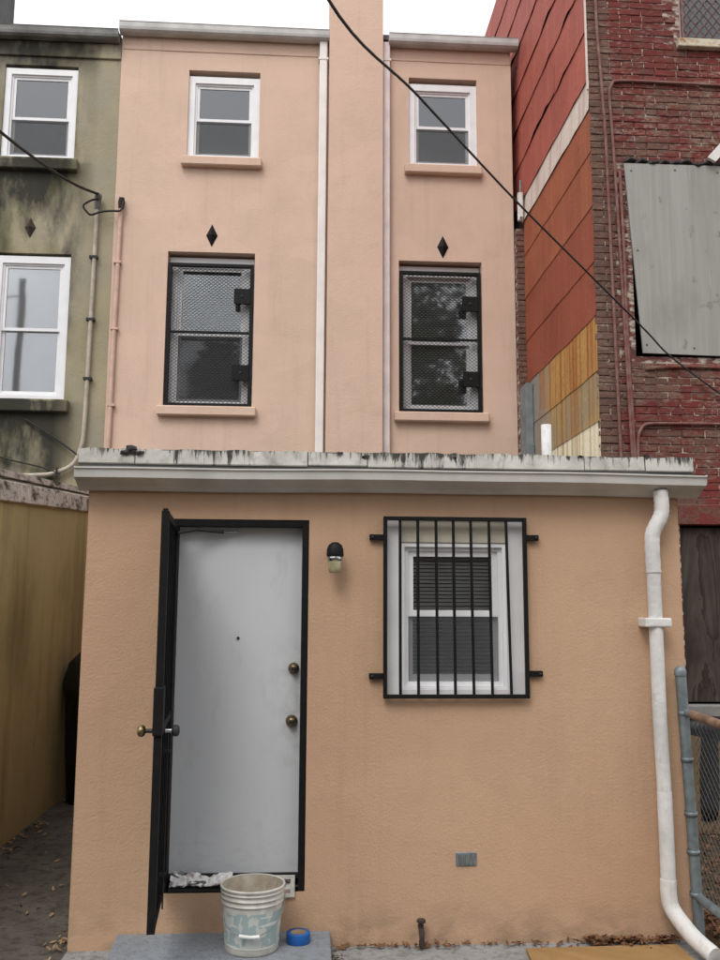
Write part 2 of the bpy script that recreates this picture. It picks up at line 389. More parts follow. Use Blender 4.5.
def wall(bm, x0, x1, z0, z1, y, holes, depth, grid=.35, wob=.0025, arch=None):
    """front face at y with rectangular holes; reveals run `depth` inwards"""
    xs = {x0, x1}; zs = {z0, z1}
    for h in holes: xs |= {h[0], h[1]}; zs |= {h[2], h[3]}
    def fill(s):
        s = sorted(s); out = []
        for a, b in zip(s, s[1:]):
            n = max(1, round((b-a)/grid)); out += [a+(b-a)*i/n for i in range(n)]
        return out+[s[-1]]
    xs, zs = fill(xs), fill(zs); vg = {}
    def V(i, k):
        if (i, k) not in vg: vg[i, k] = bm.verts.new((xs[i], y + wob*2*mn.noise(Vector((xs[i]*1.3, y*3.1, zs[k]*1.1))), zs[k]))
        return vg[i, k]
    for i in range(len(xs)-1):
        for k in range(len(zs)-1):
            cx, cz = (xs[i]+xs[i+1])/2, (zs[k]+zs[k+1])/2
            if any(h[0] < cx < h[1] and h[2] < cz < h[3] for h in holes): continue
            bm.faces.new((V(i, k), V(i+1, k), V(i+1, k+1), V(i, k+1))).smooth = False
    for h in holes:
        a, b, c, d = h[:4]; dp = h[4] if len(h) > 4 else depth; y1 = y-.006; y2 = y+dp
        for q in (((a, c), (a, d)), ((b, d), (b, c)), ((a, d), (b, d)), ((b, c), (a, c))):
            (ax, az), (bx_, bz) = q
            bm.faces.new([bm.verts.new(p) for p in ((ax, y+.004, az), (bx_, y+.004, bz), (bx_, y2, bz), (ax, y2, az))])

def shell(bm, x0, x1, y0, y1, z0, z1, top=True):
    """side, back and top faces behind a front wall"""
    def q(*p): bm.faces.new([bm.verts.new(v) for v in p])
    q((x0, y0, z0), (x0, y0, z1), (x0, y1, z1), (x0, y1, z0)); q((x1, y0, z0), (x1, y1, z0), (x1, y1, z1), (x1, y0, z1))
    q((x0, y1, z0), (x0, y1, z1), (x1, y1, z1), (x1, y1, z0))
    if top: q((x0, y0, z1), (x1, y0, z1), (x1, y1, z1), (x0, y1, z1))

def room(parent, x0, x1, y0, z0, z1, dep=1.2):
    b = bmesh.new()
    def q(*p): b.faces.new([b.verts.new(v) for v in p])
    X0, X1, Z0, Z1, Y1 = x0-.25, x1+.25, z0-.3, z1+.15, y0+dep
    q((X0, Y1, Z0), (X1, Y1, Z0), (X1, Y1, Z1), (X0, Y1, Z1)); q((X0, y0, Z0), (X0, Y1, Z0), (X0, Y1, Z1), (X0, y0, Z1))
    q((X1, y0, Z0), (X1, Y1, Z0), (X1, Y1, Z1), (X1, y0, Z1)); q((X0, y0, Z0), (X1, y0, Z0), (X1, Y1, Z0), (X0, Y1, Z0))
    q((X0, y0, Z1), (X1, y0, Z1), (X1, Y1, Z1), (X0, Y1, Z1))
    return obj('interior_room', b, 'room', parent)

def slats(bm, x0, x1, z0, z1, y, pitch=.028, tilt=.55, wid=.024):
    z = z1
    while z > z0:
        dy, dz = wid/2*math.cos(tilt), wid/2*math.sin(tilt); e = rnd.uniform(-.0015, .0015)
        v = [bm.verts.new(p) for p in ((x0, y-dy, z-dz+e), (x1, y-dy, z-dz-e), (x1, y+dy, z+dz-e), (x0, y+dy, z+dz+e),
                                      (x0, y-dy, z-dz+.0015+e), (x1, y-dy, z-dz+.0015-e), (x1, y+dy, z+dz+.0015-e), (x0, y+dy, z+dz+.0015+e))]
        for f in ((0, 1, 2, 3), (7, 6, 5, 4), (0, 4, 5, 1), (2, 6, 7, 3), (1, 5, 6, 2), (3, 7, 4, 0)): bm.faces.new([v[i] for i in f])
        z -= pitch

def sash_window(parent, x0, x1, z0, z1, y, j=.065, frac=.5, blind=True, shade=False, screen=True, meet=None, head=.06, tilt=.55, blind_to=0.0, glass='glass'):
    """white double-hung window whose outer ring fills x0..x1, z0..z1, front at y (into +y)"""
    b = bmesh.new(); ring(b, x0, x1, y, y+.10, z0, z1, j, j, head, j*.7)
    ring(b, x0+j, x1-j, y+.022, y+.095, z0+j*.7, z1-head, .022)
    wdw = obj('window', b, 'vinyl', parent)
    a0, a1, c0, c1 = x0+j+.022, x1-j-.022, z0+j*.7+.022, z1-head-.022
    zm = meet if meet else c0+(c1-c0)*frac
    s = .032
    b = bmesh.new(); ring(b, a0, a1, y+.035, y+.06, zm-.018, c1, s, s, s, .036); obj('sash', b, 'vinyl', wdw)
    b = bmesh.new(); ring(b, a0, a1, y+.063, y+.088, c0, zm+.012, s, s, .03, s*1.2); obj('sash', b, 'vinyl', wdw)
    bx('pane', glass, wdw, a0+s, a1-s, y+.046, y+.049, zm+.018, c1-s)
    bx('pane', glass, wdw, a0+s, a1-s, y+.074, y+.077, c0+s*1.2, zm-.018)
    if screen: bx('insect_screen', 'screen', wdw, a0+.004, a1-.004, y+.030, y+.0315, c0, zm-.02)
    if blind:
        b = bmesh.new(); slats(b, a0+s*.5, a1-s*.5, c0+(c1-c0)*blind_to, c1+.05, y+.118, tilt=tilt); obj('blind', b, 'blind', wdw)
    if shade: bx('window_shade', 'shade', wdw, a0, a1, y+.115, y+.119, c0, c1)
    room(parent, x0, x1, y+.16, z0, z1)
    return wdw

# ================================================================== SETTING
b = bmesh.new()
n = 24
gv = [[b.verts.new((-150+300*i/n, -150+300*k/n, -.012)) for k in range(n+1)] for i in range(n+1)]
for i in range(n):
    for k in range(n): b.faces.new((gv[i][k], gv[i+1][k], gv[i+1][k+1], gv[i][k+1]))
tag(obj('ground', b, 'ground'), kind='structure')
b = bmesh.new(); box(b, -2.24, -1.205, -3, 5.1, -.01, -.002); tag(obj('alley_path', b, 'alley'), kind='structure')
b = bmesh.new(); box(b, -1.205, 2.12, -3.0, -.0, -.01, .004); tag(obj('yard_pavement', b, 'apron'), kind='structure')

# ================================================================== THE PINK ROW HOUSE
YM = 5.1
house = thing('row_house', 'three storey pale pink rendered row house behind the low addition', 'house', (0, YM, 0))
W_TL = (-1.455, -.60, 7.10, 8.235); W_TR = (1.215, 2.055, 7.10, 8.255)
W_ML = (-1.63, -.615, 4.07, 5.93); W_MR = (1.09, 2.085, 4.05, 5.90)
b = bmesh.new()
wall(b, -2.27, 2.485, 0, 8.72, YM, [W_TL+(.16,), W_TR+(.16,), W_ML+(.2,), W_MR+(.2,)], .16)
shell(b, -2.27, 2.485, YM, YM+8, 0, 8.72)
obj('wall', b, 'pink', house)
b = bmesh.new(); box(b, -2.265, .232, YM-.007, YM, 8.47, 8.66); box(b, .90, 2.48, YM-.007, YM, 8.47, 8.66); bevel(b, .006); obj('frieze', b, 'pink', house)
b = bmesh.new(); wall(b, .235, .885, 2.6, 10.4, YM-.16, [], .1); shell(b, .235, .885, YM-.16, YM+.35, 2.6, 10.4); obj('chimney', b, 'pink', house)
for (x0, x1, z0, z1), o in ((W_TL, .0), (W_TR, .0), (W_ML, .0), (W_MR, .0)):
    big = z0 < 6
    bx('window_sill', 'pink', house, x0-.055, x1+(.055 if big else .045), YM-.085, YM+.10, z0-.115, z0-.004, bev=.012)
sash_window(house, W_TL[0], W_TL[1], W_TL[2], W_TL[3]-.06, YM+.035, j=.075, frac=.51, head=.085, tilt=1.2)
sash_window(house, W_TR[0], W_TR[1], W_TR[2], W_TR[3]-.06, YM+.035, j=.075, frac=.51, head=.085, tilt=1.2)
sash_window(house, W_ML[0]+.01, W_ML[1]-.01, W_ML[2], W_ML[3]-.03, YM+.11, j=.10, frac=.5, blind=True, head=.10, tilt=1.3)
sash_window(house, W_MR[0]+.01, W_MR[1]-.01, W_MR[2], W_MR[3]-.03, YM+.11, j=.10, frac=.5, blind=True, head=.13, tilt=1.3, screen=False)
GP = [(-.005, 0), (-.09, 0), (-.118, .02), (-.125, .05), (-.125, .105), (-.132, .118), (-.118, .12), (-.112, .10), (-.005, .10)]
for x0, x1 in ((-2.285, .232), (.96, 2.56)):
    b = bmesh.new(); extrude_x(b, [(YM-.02+p, 8.63+q) for p, q in GP], x0, x1); obj('gutter', b, 'gutter_grey', house)
b = bmesh.new(); box(b, -2.28, .23, YM-.02, YM+8, 8.735, 8.80); box(b, .89, 2.5, YM-.02, YM+8, 8.735, 8.80); box(b, .23, .89, YM+.36, YM+8, 8.735, 8.80); obj('roof', b, 'roof', house)

def downspout(label, x, z0, z1, m, wd, y):
    t = thing('downspout', label, 'downspout', (x, y, z0))
    b = bmesh.new(); box(b, x-wd/2, x+wd/2, y-.06, y, z0, z1); bevel(b, .012, 2); obj('pipe', b, m, t)
    for z in (z1-.25,):
        b = bmesh.new(); box(b, x-wd/2-.012, x+wd/2+.012, y-.066, y+.02, z, z+.028); obj('strap', b, m, t)
    return t
downspout('white downspout on the pink wall, left of the chimney breast', .165, 3.25, 8.64, 'pipe_cream', .095, YM-.03)
downspout('pale lilac downspout on the pink wall, right of the chimney breast', .935, 3.25, 8.66, 'pipe_lilac', .085, YM-.03)

# black mesh guards on the two middle windows
def mesh_guard(label, x0, x1, z0, z1, y):
    t = thing('mesh_window_guard', label, 'window guard', ((x0+x1)/2, y, z0), 'black mesh guards on the middle windows')
    b = bmesh.new(); ring(b, x0, x1, y-.02, y+.025, z0, z1, .042, .042, .04, .04); bevel(b, .003); obj('frame', b, 'black', t)
    zm = z0+(z1-z0)*.515
    bx('crossbar', 'black', t, x0+.042, x1-.042, y-.012, y+.02, zm-.012, zm+.012)
    b = bmesh.new(); X0, X1, Z0, Z1 = x0+.04, x1-.04, z0+.04, z1-.04; px, pz = .050, .040; sl = pz/px; wd = .0023
    for sg in (1, -1):
        c = Z0 - (X1-X0)*sl if sg > 0 else Z0
        while c < Z1 + ((X1-X0)*sl if sg < 0 else 0):
            pts = []
            for X in (X0, X1):
                z = c + sg*sl*(X-X0); pts.append((X, z))
            (ax, az), (bx_, bz) = pts
            def clip(z): return X0 + (z-c)/(sg*sl)
            if sg > 0:
                if az < Z0: ax, az = clip(Z0), Z0
                if bz > Z1: bx_, bz = clip(Z1), Z1
            else:
                if az > Z1: ax, az = clip(Z1), Z1
                if bz < Z0: bx_, bz = clip(Z0), Z0
            if bx_-ax > .003:
                v = [b.verts.new(p) for p in ((ax, y-.004, az-wd), (bx_, y-.004, bz-wd), (bx_, y-.004, bz+wd), (ax, y-.004, az+wd),
                                             (ax, y+.0, az-wd), (bx_, y+.0, bz-wd), (bx_, y+.0, bz+wd), (ax, y+.0, az+wd))]
                for f in ((0, 1, 2, 3), (7, 6, 5, 4), (0, 4, 5, 1), (3, 2, 6, 7)): b.faces.new([v[i] for i in f])
            c += pz
    obj('expanded_mesh', b, 'black', t)
    for f in (.77, .235):
        zc = z0+(z1-z0)*f
        b = bmesh.new(); box(b, x1-.225, x1-.03, y-.028, y-.006, zc-.095, zc+.095); bevel(b, .006); lb = obj('lock_box', b, 'black', t)
        b = bmesh.new(); lathe(b, [(.001, -.034), (.014, -.033), (.016, -.027)], (x1-.13, y, zc), 12, 'y'); obj('keyhole_cap', b, 'dark_panel', lb)
    return t
mesh_guard('black expanded mesh guard over the middle window left of the chimney', -1.62, -.625, 4.08, 5.80, YM+.035)
mesh_guard('black expanded mesh guard over the middle window right of the chimney', 1.10, 2.075, 4.06, 5.78, YM+.035)

def anchor(label, x, z, wd, h, y, m='black'):
    b = bmesh.new(); d = .05
    cx = [b.verts.new((x, y-.004, z+h/2)), b.verts.new((x+wd/2, y-.004, z)), b.verts.new((x, y-.004, z-h/2)), b.verts.new((x-wd/2, y-.004, z))]
    bk = [b.verts.new((v.co.x, y+.01, v.co.z)) for v in cx]; t = b.verts.new((x, y-d, z)); 
    for i in range(4):
        b.faces.new((cx[i], cx[(i+1) % 4], t)); b.faces.new((bk[i], bk[(i+1) % 4], cx[(i+1) % 4], cx[i]))
    return tag(obj('wall_anchor', b, m, None, (x, y, z)), label, 'wall anchor', 'diamond wall anchors')
anchor('black diamond wall anchor above the left meshed window', -1.125, 6.135, .135, .28, YM)
anchor('black diamond wall anchor above the right meshed window', 1.62, 6.08, .135, .28, YM)

# conduit on the party line
t = thing('conduit', 'thin pink painted conduit along the left edge of the pink wall', 'conduit', (-2.2, YM, 3.2))
tb('pipe', 'conduit_pink', t, [(-2.215, YM-.03, 3.2), (-2.205, YM-.03, 5), (-2.19, YM-.03, 6.42)], .026)
b = bmesh.new(); tube(b, [(-2.19, YM-.03, 6.42), (-2.185, YM-.035, 6.50), (-2.18, YM-.06, 6.55)], [.03, .042, .03], 8); obj('weatherhead', b, 'wire', t)
for z in (4.05, 4.95, 5.75):
    bx('strap', 'conduit_pink', t, -2.245, -2.16, YM-.058, YM+.0, z, z+.025)

# ================================================================== THE LOW ADDITION
add = thing('rear_addition', 'low peach rendered addition with a white door and a flat roof', 'house', (.5, 0, 0))
DR = (-.745, .033, .285, 2.285); WN = (.455, 1.27, 1.305, 2.305)
X0, X1 = -1.205, 2.18
b = bmesh.new(); wall(b, X0, X1, -.05, 2.62, 0, [DR+(.14,), WN+(.05,)], .1, grid=.25, wob=.003)
shell(b, X0, X1, 0, 5.099, -.05, 2.62, top=False); obj('wall', b, 'peach', add)
b = bmesh.new()      # roof deck rising to the main house
for (ya, za), (yb, zb) in [((-.03, 2.672), (5.09, 3.36))]:
    v = [b.verts.new(p) for p in ((-1.26, ya, za), (2.265, ya, za), (2.265, yb, zb), (-1.26, yb, zb), (-1.26, ya, za-.10), (2.265, ya, za-.10), (2.265, yb, zb-.10), (-1.26, yb, zb-.10))]
    for f in ((0, 1, 2, 3), (7, 6, 5, 4), (0, 4, 5, 1), (1, 5, 6, 2), (2, 6, 7, 3), (3, 7, 4, 0)): b.faces.new([v[i] for i in f])
roof = obj('roof', b, 'roof', add)
cuts = [-1.265, -.95, .02, .36, 1.62, 1.98, 2.268]
for a, c in zip(cuts, cuts[1:]):                       # lengths of flashing along the roof edge
    b = bmesh.new(); z1 = 2.672+rnd.uniform(-.004, .003); z0 = 2.594+rnd.uniform(-.003, .004); N_ = max(3, int((c-a)/.05)); yy = -.034-rnd.uniform(0, .007)
    lo, hi, bk = [], [], []
    for i in range(N_+1):
        x = a+.003+(c-a-.006)*i/N_
        lo.append(b.verts.new((x, yy-.006, z0))); hi.append(b.verts.new((x, yy+rnd.uniform(-.004, .004), z1+rnd.uniform(-.007, .006)))); bk.append(b.verts.new((x, .16, 2.702)))
    for i in range(N_): b.faces.new((lo[i], lo[i+1], hi[i+1], hi[i])); b.faces.new((hi[i], hi[i+1], bk[i+1], bk[i]))
    e = bmesh.ops.extrude_face_region(b, geom=b.faces[:]); bmesh.ops.translate(b, verts=[v for v in e['geom'] if isinstance(v, bmesh.types.BMVert)], vec=(0, .008, -.006))
    obj('flashing', b, 'flashing', roof)
for x, s in ((-1.0, .03), (-.97, .035), (-.93, .028), (-.955, .02), (.20, .02), (.35, .025), (1.60, .015), (.86, .012), (1.99, .02)):
    b = bmesh.new(); bmesh.ops.create_icosphere(b, subdivisions=1, radius=s, matrix=Matrix.Translation((x, -.045, 2.668+rnd.uniform(-.02, .01))) @ Matrix.Diagonal((1.1, .3, .45, 1)))
    for v in b.verts: v.co += Vector((rnd.uniform(-1, 1), rnd.uniform(-1, 1), rnd.uniform(-1, 1)))*.006
    obj('tar_patch', b, 'wire', roof)
b = bmesh.new()
GE = [(-.004, 2.440), (-.030, 2.440), (-.062, 2.462), (-.128, 2.490), (-.150, 2.497), (-.157, 2.540), (-.166, 2.545), (-.166, 2.553), (-.154, 2.553), (-.148, 2.538), (-.142, 2.503), (-.122, 2.497), (-.060, 2.470), (-.010, 2.452), (-.010, 2.560), (-.004, 2.560)]
extrude_x(b, GE, -1.255, 2.29, 12, lambda x: .004*math.sin(x*1.7)+.002*math.sin(x*5)); gut = obj('gutter', b, 'gutter', add)
for xx in (-1.257, 2.288):
    b = bmesh.new(); v = [b.verts.new((xx+.002, y, z)) for y, z in GE[:9]+[(-.004, 2.560)]]; b.faces.new(v)
    e = bmesh.ops.extrude_face_region(b, geom=b.faces[:]); bmesh.ops.translate(b, verts=[q for q in e['geom'] if isinstance(q, bmesh.types.BMVert)], vec=(.003, 0, 0)); obj('end_cap', b, 'gutter', gut)
for x in (-.6, .33, 1.1, 1.96): bx('hanger', 'gutter', gut, x, x+.025, -.155, -.01, 2.541, 2.545)
bx('gap_shade_strip', 'wire', add, -1.25, 2.26, -.004, .0, 2.566, 2.60)  # near-black strip painting the shaded gap between flashing and gutter

# entrance door, recessed
b = bmesh.new(); box(b, -.735, .0, .085, .13, .335, 2.262); bevel(b, .002); door = obj('door', b, 'door', add)
for xk, zk, r in ((-.036, 1.456, .030), (-.043, 1.166, .032)):
    b = bmesh.new(); lathe(b, [(.001, .0), (r*.55, .001), (r*.62, .006), (r*.62, .02), (r, .032), (r*1.05, .045)], (xk-.008, .042, zk), 20, 'y'); obj('lock', b, 'brass', door)
    b = bmesh.new(); lathe(b, [(.001, -.004), (r*.35, -.003), (r*.38, .004)], (xk-.008, .042, zk), 14, 'y'); obj('lock_face', b, 'dark_panel', door)
b = bmesh.new(); lathe(b, [(.001, .0), (.007, .0), (.009, .008)], (-.359, .078, 1.621), 12, 'y'); obj('peephole', b, 'wire', door)
bx('door_sweep', 'dark_panel', door, -.735, .0, .074, .0849, .335, .362)
b = bmesh.new(); ring(b, DR[0]+.002, DR[1]-.002, .006, .085, DR[2], DR[3]-.002, .04, .036, .038, .0005); bevel(b, .002); obj('door_frame', b, 'black', add)
bx('threshold', 'dark_panel', add, DR[0]+.05, DR[1]-.05, .01, .13, DR[2]-.001, DR[2]+.022, bev=.004)
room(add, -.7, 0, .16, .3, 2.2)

# window, trimmed with white boards
bx('window_trim', 'trim_grey', add, .456, .556, .018, .05, 1.306, 2.304, bev=.003)
bx('window_trim', 'trim_grey', add, 1.166, 1.269, .018, .05, 1.306, 2.304, bev=.003)
bx('window_trim', 'trim_beige', add, .557, 1.165, .022, .05, 2.165, 2.304, bev=.003)
bx('window_trim', 'trim_grey', add, .557, 1.165, .014, .05, 1.306, 1.345, bev=.003)
wd = sash_window(add, .557, 1.165, 1.346, 2.164, .03, j=.022, head=.022, blind=False, meet=1.765, glass='glass_near')
b = bmesh.new(); slats(b, .60, 1.12, 1.37, 2.16, .124, pitch=.0215, tilt=.80, wid=.021); obj('blind', b, 'blind', wd)

guard = thing('window_guard', 'black iron bar guard bolted over the addition window', 'window guard', (.86, -.03, 1.306))
b = bmesh.new(); ring(b, .452, 1.272, -.045, -.02, 1.298, 2.308, .022); bevel(b, .002); obj('frame', b, 'black', guard)
for x0_, x1_ in ((.547, .548), (.648, .649), (.752, .757), (.851, .855), (.951, .959), (1.056, 1.063), (1.155, 1.17)):
    tb('bar', 'black', guard, [(x1_, -.0325, 1.315), (x0_+(x1_-x0_)*.5, -.0325, 1.8), (x0_, -.0325, 2.292)], .0085, 8)
for xa, xb, z in ((.375, .456, 2.19), (.375, .456, 1.418), (1.268, 1.345, 2.195), (1.268, 1.352, 1.432)):
    b = bmesh.new(); box(b, xa, xb, -.030, -.0, z-.016, z+.016); bevel(b, .002); br = obj('bracket', b, 'black', guard)
    xe = xa+.016 if xb < .5 else xb-.016
    b = bmesh.new(); lathe(b, [(.0005, -.038), (.007, -.037), (.008, -.029)], (xe, 0, z), 10, 'y'); obj('bolt', b, 'dark_panel', br)

# security gate, standing open
gate = thing('security_gate', 'black steel security gate standing open beside the white door', 'gate', (-.72, 0, .33))
gx = Vector((.06, -.75, 0)).normalized(); gn = Vector((gx.y, -gx.x, 0))
def G(u, z, d=0.): p = Vector((-.722, 0, 0)) + gx*u + gn*d; return Vector((p.x, p.y, z))
def gbox(bm, u0, u1, z0, z1, d0, d1):
    v = [bm.verts.new(G(u, z, d)) for z in (z0, z1) for u, d in ((u0, d0), (u1, d0), (u1, d1), (u0, d1))]
    for f in ((0, 3, 2, 1), (4, 5, 6, 7), (0, 1, 5, 4), (1, 2, 6, 5), (2, 3, 7, 6), (3, 0, 4, 7)): bm.faces.new([v[i] for i in f])
b = bmesh.new(); gbox(b, 0, .035, .33, 2.25, -.018, .018); gbox(b, .715, .75, .33, 2.25, -.018, .018)
for z in (.33, 1.20, 2.215): gbox(b, .035, .715, z, z+.035, -.016, .016)
gbox(b, .715, .75, 2.2502, 2.262, -.012, .012)
obj('frame', b, 'black', gate)
b = bmesh.new(); gbox(b, .03, .72, .36, 2.22, -.004, .002); obj('steel_sheet', b, 'dark_panel', gate)
for k in range(1, 6):
    b = bmesh.new(); u = .035+.68*k/6; gbox(b, u-.007, u+.007, .365, 2.215, -.012, -.005); obj('bar', b, 'black', gate)
b = bmesh.new(); gbox(b, .66, .765, 1.20, 1.42, -.022, .024); bevel(b, .004); lk = obj('lock_box', b, 'black', gate)
for sg in (-1, 1):
    b = bmesh.new(); c0 = G(.69, 1.215, sg*.03)
    tube(b, [c0, c0+gn*sg*.035], .010, 10); obj('spindle', b, 'chrome' if sg < 0 else 'dark_panel', lk)
    b = bmesh.new(); pp = [c0+gn*sg*a for a in (.030, .034, .045, .058, .066, .068)]; tube(b, pp, [.010, .022, .028, .027, .017, .002], 14); obj('knob', b, 'brass' if sg > 0 else 'dark_panel', lk)
b = bmesh.new(); tube(b, [G(.45, 1.19, -.03), G(.45, .345, -.03)], .0045, 6); rod = obj('bolt_rod', b, 'wire', gate)
for z in (1.08, .50): b = bmesh.new(); gbox(b, .435, .465, z, z+.012, -.040, -.004); obj('rod_guide', b, 'wire', rod)
b = bmesh.new(); tube(b, [G(.06, 2.20, -.02), (-.60, .0, 2.225), (-.45, .04, 2.215)], .010, 8); cl = obj('door_closer', b, 'wire', gate)
b = bmesh.new(); tube(b, [(-.45, .04, 2.215), (-.37, .055, 2.222)], .005, 6); obj('closer_rod', b, 'chrome', cl)
for z in (.55, 1.3, 2.05): tb('hinge', 'black', gate, [(-.726, -.004, z), (-.726, -.004, z+.09)], .013, 8)

# jelly-jar wall lamp
lamp = thing('wall_lamp', 'small black capped jar lamp on the wall right of the door', 'lamp', (.178, 0, 2.0))
cxl, cyl = .178, -.085
b = bmesh.new(); lathe(b, [(.001, 0), (.042, 0), (.042, -.012), (.02, -.018), (.001, -.018)], (cxl, -.001, 2.105), 20, 'y'); obj('back_plate', b, 'black', lamp)
tb('arm', 'black', lamp, [(cxl, -.01, 2.115), (cxl, -.05, 2.12), (cxl, cyl, 2.11)], .016, 10)
b = bmesh.new(); lathe(b, [(.046, 2.075), (.048, 2.085), (.046, 2.115), (.036, 2.14), (.018, 2.153), (.001, 2.156)], (cxl, cyl, 0), 24); obj('cap', b, 'black', lamp)
b = bmesh.new(); lathe(b, [(.040, 2.076), (.043, 2.072), (.043, 2.056), (.040, 2.050)], (cxl, cyl, 0), 24); obj('collar', b, 'chrome', lamp)
b = bmesh.new(); lathe(b, [(.037, 2.058), (.039, 2.045), (.038, 2.01), (.036, 1.992), (.030, 1.985), (.001, 1.984)], (cxl, cyl, 0), 24); obj('jar', b, 'jar', lamp)

# small vent plate and tap on the wall
vent = thing('wall_vent', 'small grey louvred vent plate low on the peach wall', 'vent', (.91, 0, .42))
b = bmesh.new(); box(b, .853, .967, -.010, .002, .405, .478); bevel(b, .004); obj('plate', b, 'steel', vent)
for k in range(4): bx('louvre', 'gutter_dull', vent, .868+.024*k, .880+.024*k, -.016, -.010, .416, .467, bev=.002)
tap = thing('garden_tap', 'rusty brown garden tap at the foot of the peach wall', 'tap', (.655, 0, .02))
tb('pipe', 'anchor_brown', tap, [(.655, .01, .105), (.655, -.05, .105), (.655, -.075, .09), (.655, -.08, .05)], [.012, .014, .016, .012], 10)
b = bmesh.new(); tube(b, [(.655, -.05, .105), (.655, -.052, .13), (.655, -.054, .14), (.655, -.054, .152)], [.016, .012, .026, .022], 10); obj('handle', b, 'anchor_brown', tap)
tb('hose_thread', 'anchor_brown', tap, [(.655, -.08, .055), (.655, -.08, .025)], [.017, .016], 10)

# white round downspout at the right end
ds = thing('downspout', 'large round white downspout with an elbow at the right end of the addition', 'downspout', (2.0, -.09, 0))
path = smooth_path([(2.045, -.085, 2.47), (2.05, -.085, 2.38), (2.04, -.085, 2.32), (1.995, -.085, 2.235), (1.985, -.085, 2.17), (1.987, -.083, 2.0)], 5)
b = bmesh.new(); tube(b, path, [.0405+.0025*(i % 2) for i in range(len(path))], 20); obj('elbow', b, 'pipe_white', ds)
tb('pipe', 'pipe_white', ds, [(1.987, -.083, 2.0), (1.99, -.08, 1.2), (2.0, -.08, .75)], .0385, 20)
tb('pipe', 'pipe_white', ds, [(1.9985, -.08, .80), (2.0, -.08, .55), (2.0, -.082, .34)], .0405, 20)
path = smooth_path([(2.0, -.082, .345), (1.998, -.085, .26), (2.01, -.10, .195), (2.045, -.16, .13), (2.075, -.24, .085), (2.115, -.36, .05)], 5)
b = bmesh.new(); tube(b, path, [.0435+.001*(i % 2) for i in range(len(path))], 20); obj('elbow', b, 'pipe_white', ds)
b = bmesh.new(); box(b, 1.915, 2.065, -.128, -.001, 1.695, 1.745); bevel(b, .008, 2); st = obj('strap', b, 'pipe_white', ds)


# vent pipe on the addition's roof
b = bmesh.new(); lathe(b, [(.040, 2.9), (.041, 3.28), (.034, 3.28), (.033, 3.0)], (1.965, 2.0, 0), 20)
tag(obj('roof_vent_pipe', b, 'pipe_white', None, (1.965, 2.0, 2.9)), 'short white vent pipe standing on the addition roof', 'pipe')

# ================================================================== LEFT NEIGHBOUR
nb = thing('neighbour_house', 'mouldy olive rendered row house left of the pink one', 'house', (-4, YM, 0))
N_T = (-3.63, -2.775, 7.02, 8.22); N_L = (-3.60, -2.745, 4.12, 5.86)
b = bmesh.new(); wall(b, -6.2, -2.272, 0, 8.60, YM+.012, [N_T+(.16,), N_L+(.16,)], .16); shell(b, -6.2, -2.272, YM+.012, YM+8, 0, 8.60); obj('wall', b, 'olive', nb)
b = bmesh.new(); box(b, -6.2, -2.274, YM-.015, YM+.012, 8.33, 8.52); bevel(b, .006); obj('frieze', b, 'olive', nb)
for x0, x1, z0, z1 in (N_T, N_L): bx('window_sill', 'olive', nb, x0-.05, x1+.06, YM-.07, YM+.1, z0-.15, z0-.004, bev=.012)
sash_window(nb, *N_T[:3], N_T[3]-.035, YM+.03, j=.07, frac=.47, head=.075, blind=True, tilt=1.25)
sash_window(nb, *N_L[:3], N_L[3]-.03, YM+.03, j=.075, frac=.5, head=.085, blind=False, shade=True, screen=False)
b = bmesh.new(); extrude_x(b, [(YM-.02+p, 8.52+q) for p, q in GP], -6.2, -2.29); obj('gutter', b, 'gutter_dull', nb)
bx('roof', 'roof', nb, -6.2, -2.29, YM-.02, YM+8, 8.61, 8.66)
bx('chimney', 'roof', nb, -4.55, -3.83, YM+.15, YM+.75, 8.62, 9.9)
anchor('rusty brown diamond wall anchor on the olive wall', -3.23, 6.17, .13, .25, YM+.012, 'anchor_brown')

NX = -2.24
nadd = thing('neighbour_addition', 'tan rendered side wall of the neighbouring addition along the alley', 'house', (-4, 2, 0))
b = bmesh.new()
def zc(y): return 2.44+.075*y
for xx, s in ((NX, 1), (-6.0, -1)):
    n = 14; lo = [b.verts.new((xx+(.006*mn.noise(Vector((1, i*.6, 0))) if s > 0 else 0), -.2+5.29*i/n, -.05)) for i in range(n+1)]; hi = [b.verts.new((v.co.x, v.co.y, zc(v.co.y))) for v in lo]
    for i in range(n): b.faces.new((lo[i], lo[i+1], hi[i+1], hi[i]))
b.faces.new([b.verts.new(p) for p in ((-6, -.2, -.05), (NX, -.2, -.05), (NX, -.2, zc(-.2)), (-6, -.2, zc(-.2)))])
obj('wall', b, 'tan', nadd)
b = bmesh.new(); v = [b.verts.new(p) for p in ((-6, -.2, zc(-.2)+.10), (NX-.05, -.2, zc(-.2)+.10), (NX-.05, 5.08, zc(5.08)+.10), (-6, 5.08, zc(5.08)+.10))]; b.faces.new(v); obj('roof', b, 'roof', nadd)
ys = [-.2, .65, 1.45, 2.2, 2.85, 3.55, 4.2, 4.75, 5.085]
for a, c in zip(ys, ys[1:]):                            # coping stones
    b = bmesh.new(); ex = rnd.uniform(.03, .045)
    v = [b.verts.new((x, y, zc(y)+dz)) for y in (a+.006, c-.006) for x, dz in ((NX-.22, .0), (NX+ex, .0), (NX+ex-.004, .155), (NX-.22, .19))]
    for f in ((0, 1, 2, 3), (7, 6, 5, 4), (0, 4, 5, 1), (1, 5, 6, 2), (2, 6, 7, 3), (3, 7, 4, 0)): b.faces.new([v[i] for i in f])
    bevel(b, .008); obj('coping_stone', b, 'coping', nadd)
b = bmesh.new(); v = []
for y in (.2, 5.085):
    for x, dz in ((NX-.12, .19), (NX+.02, .185), (NX+.02, .235), (NX-.12, .25)): v.append(b.verts.new((x, y, zc(y)+dz)))
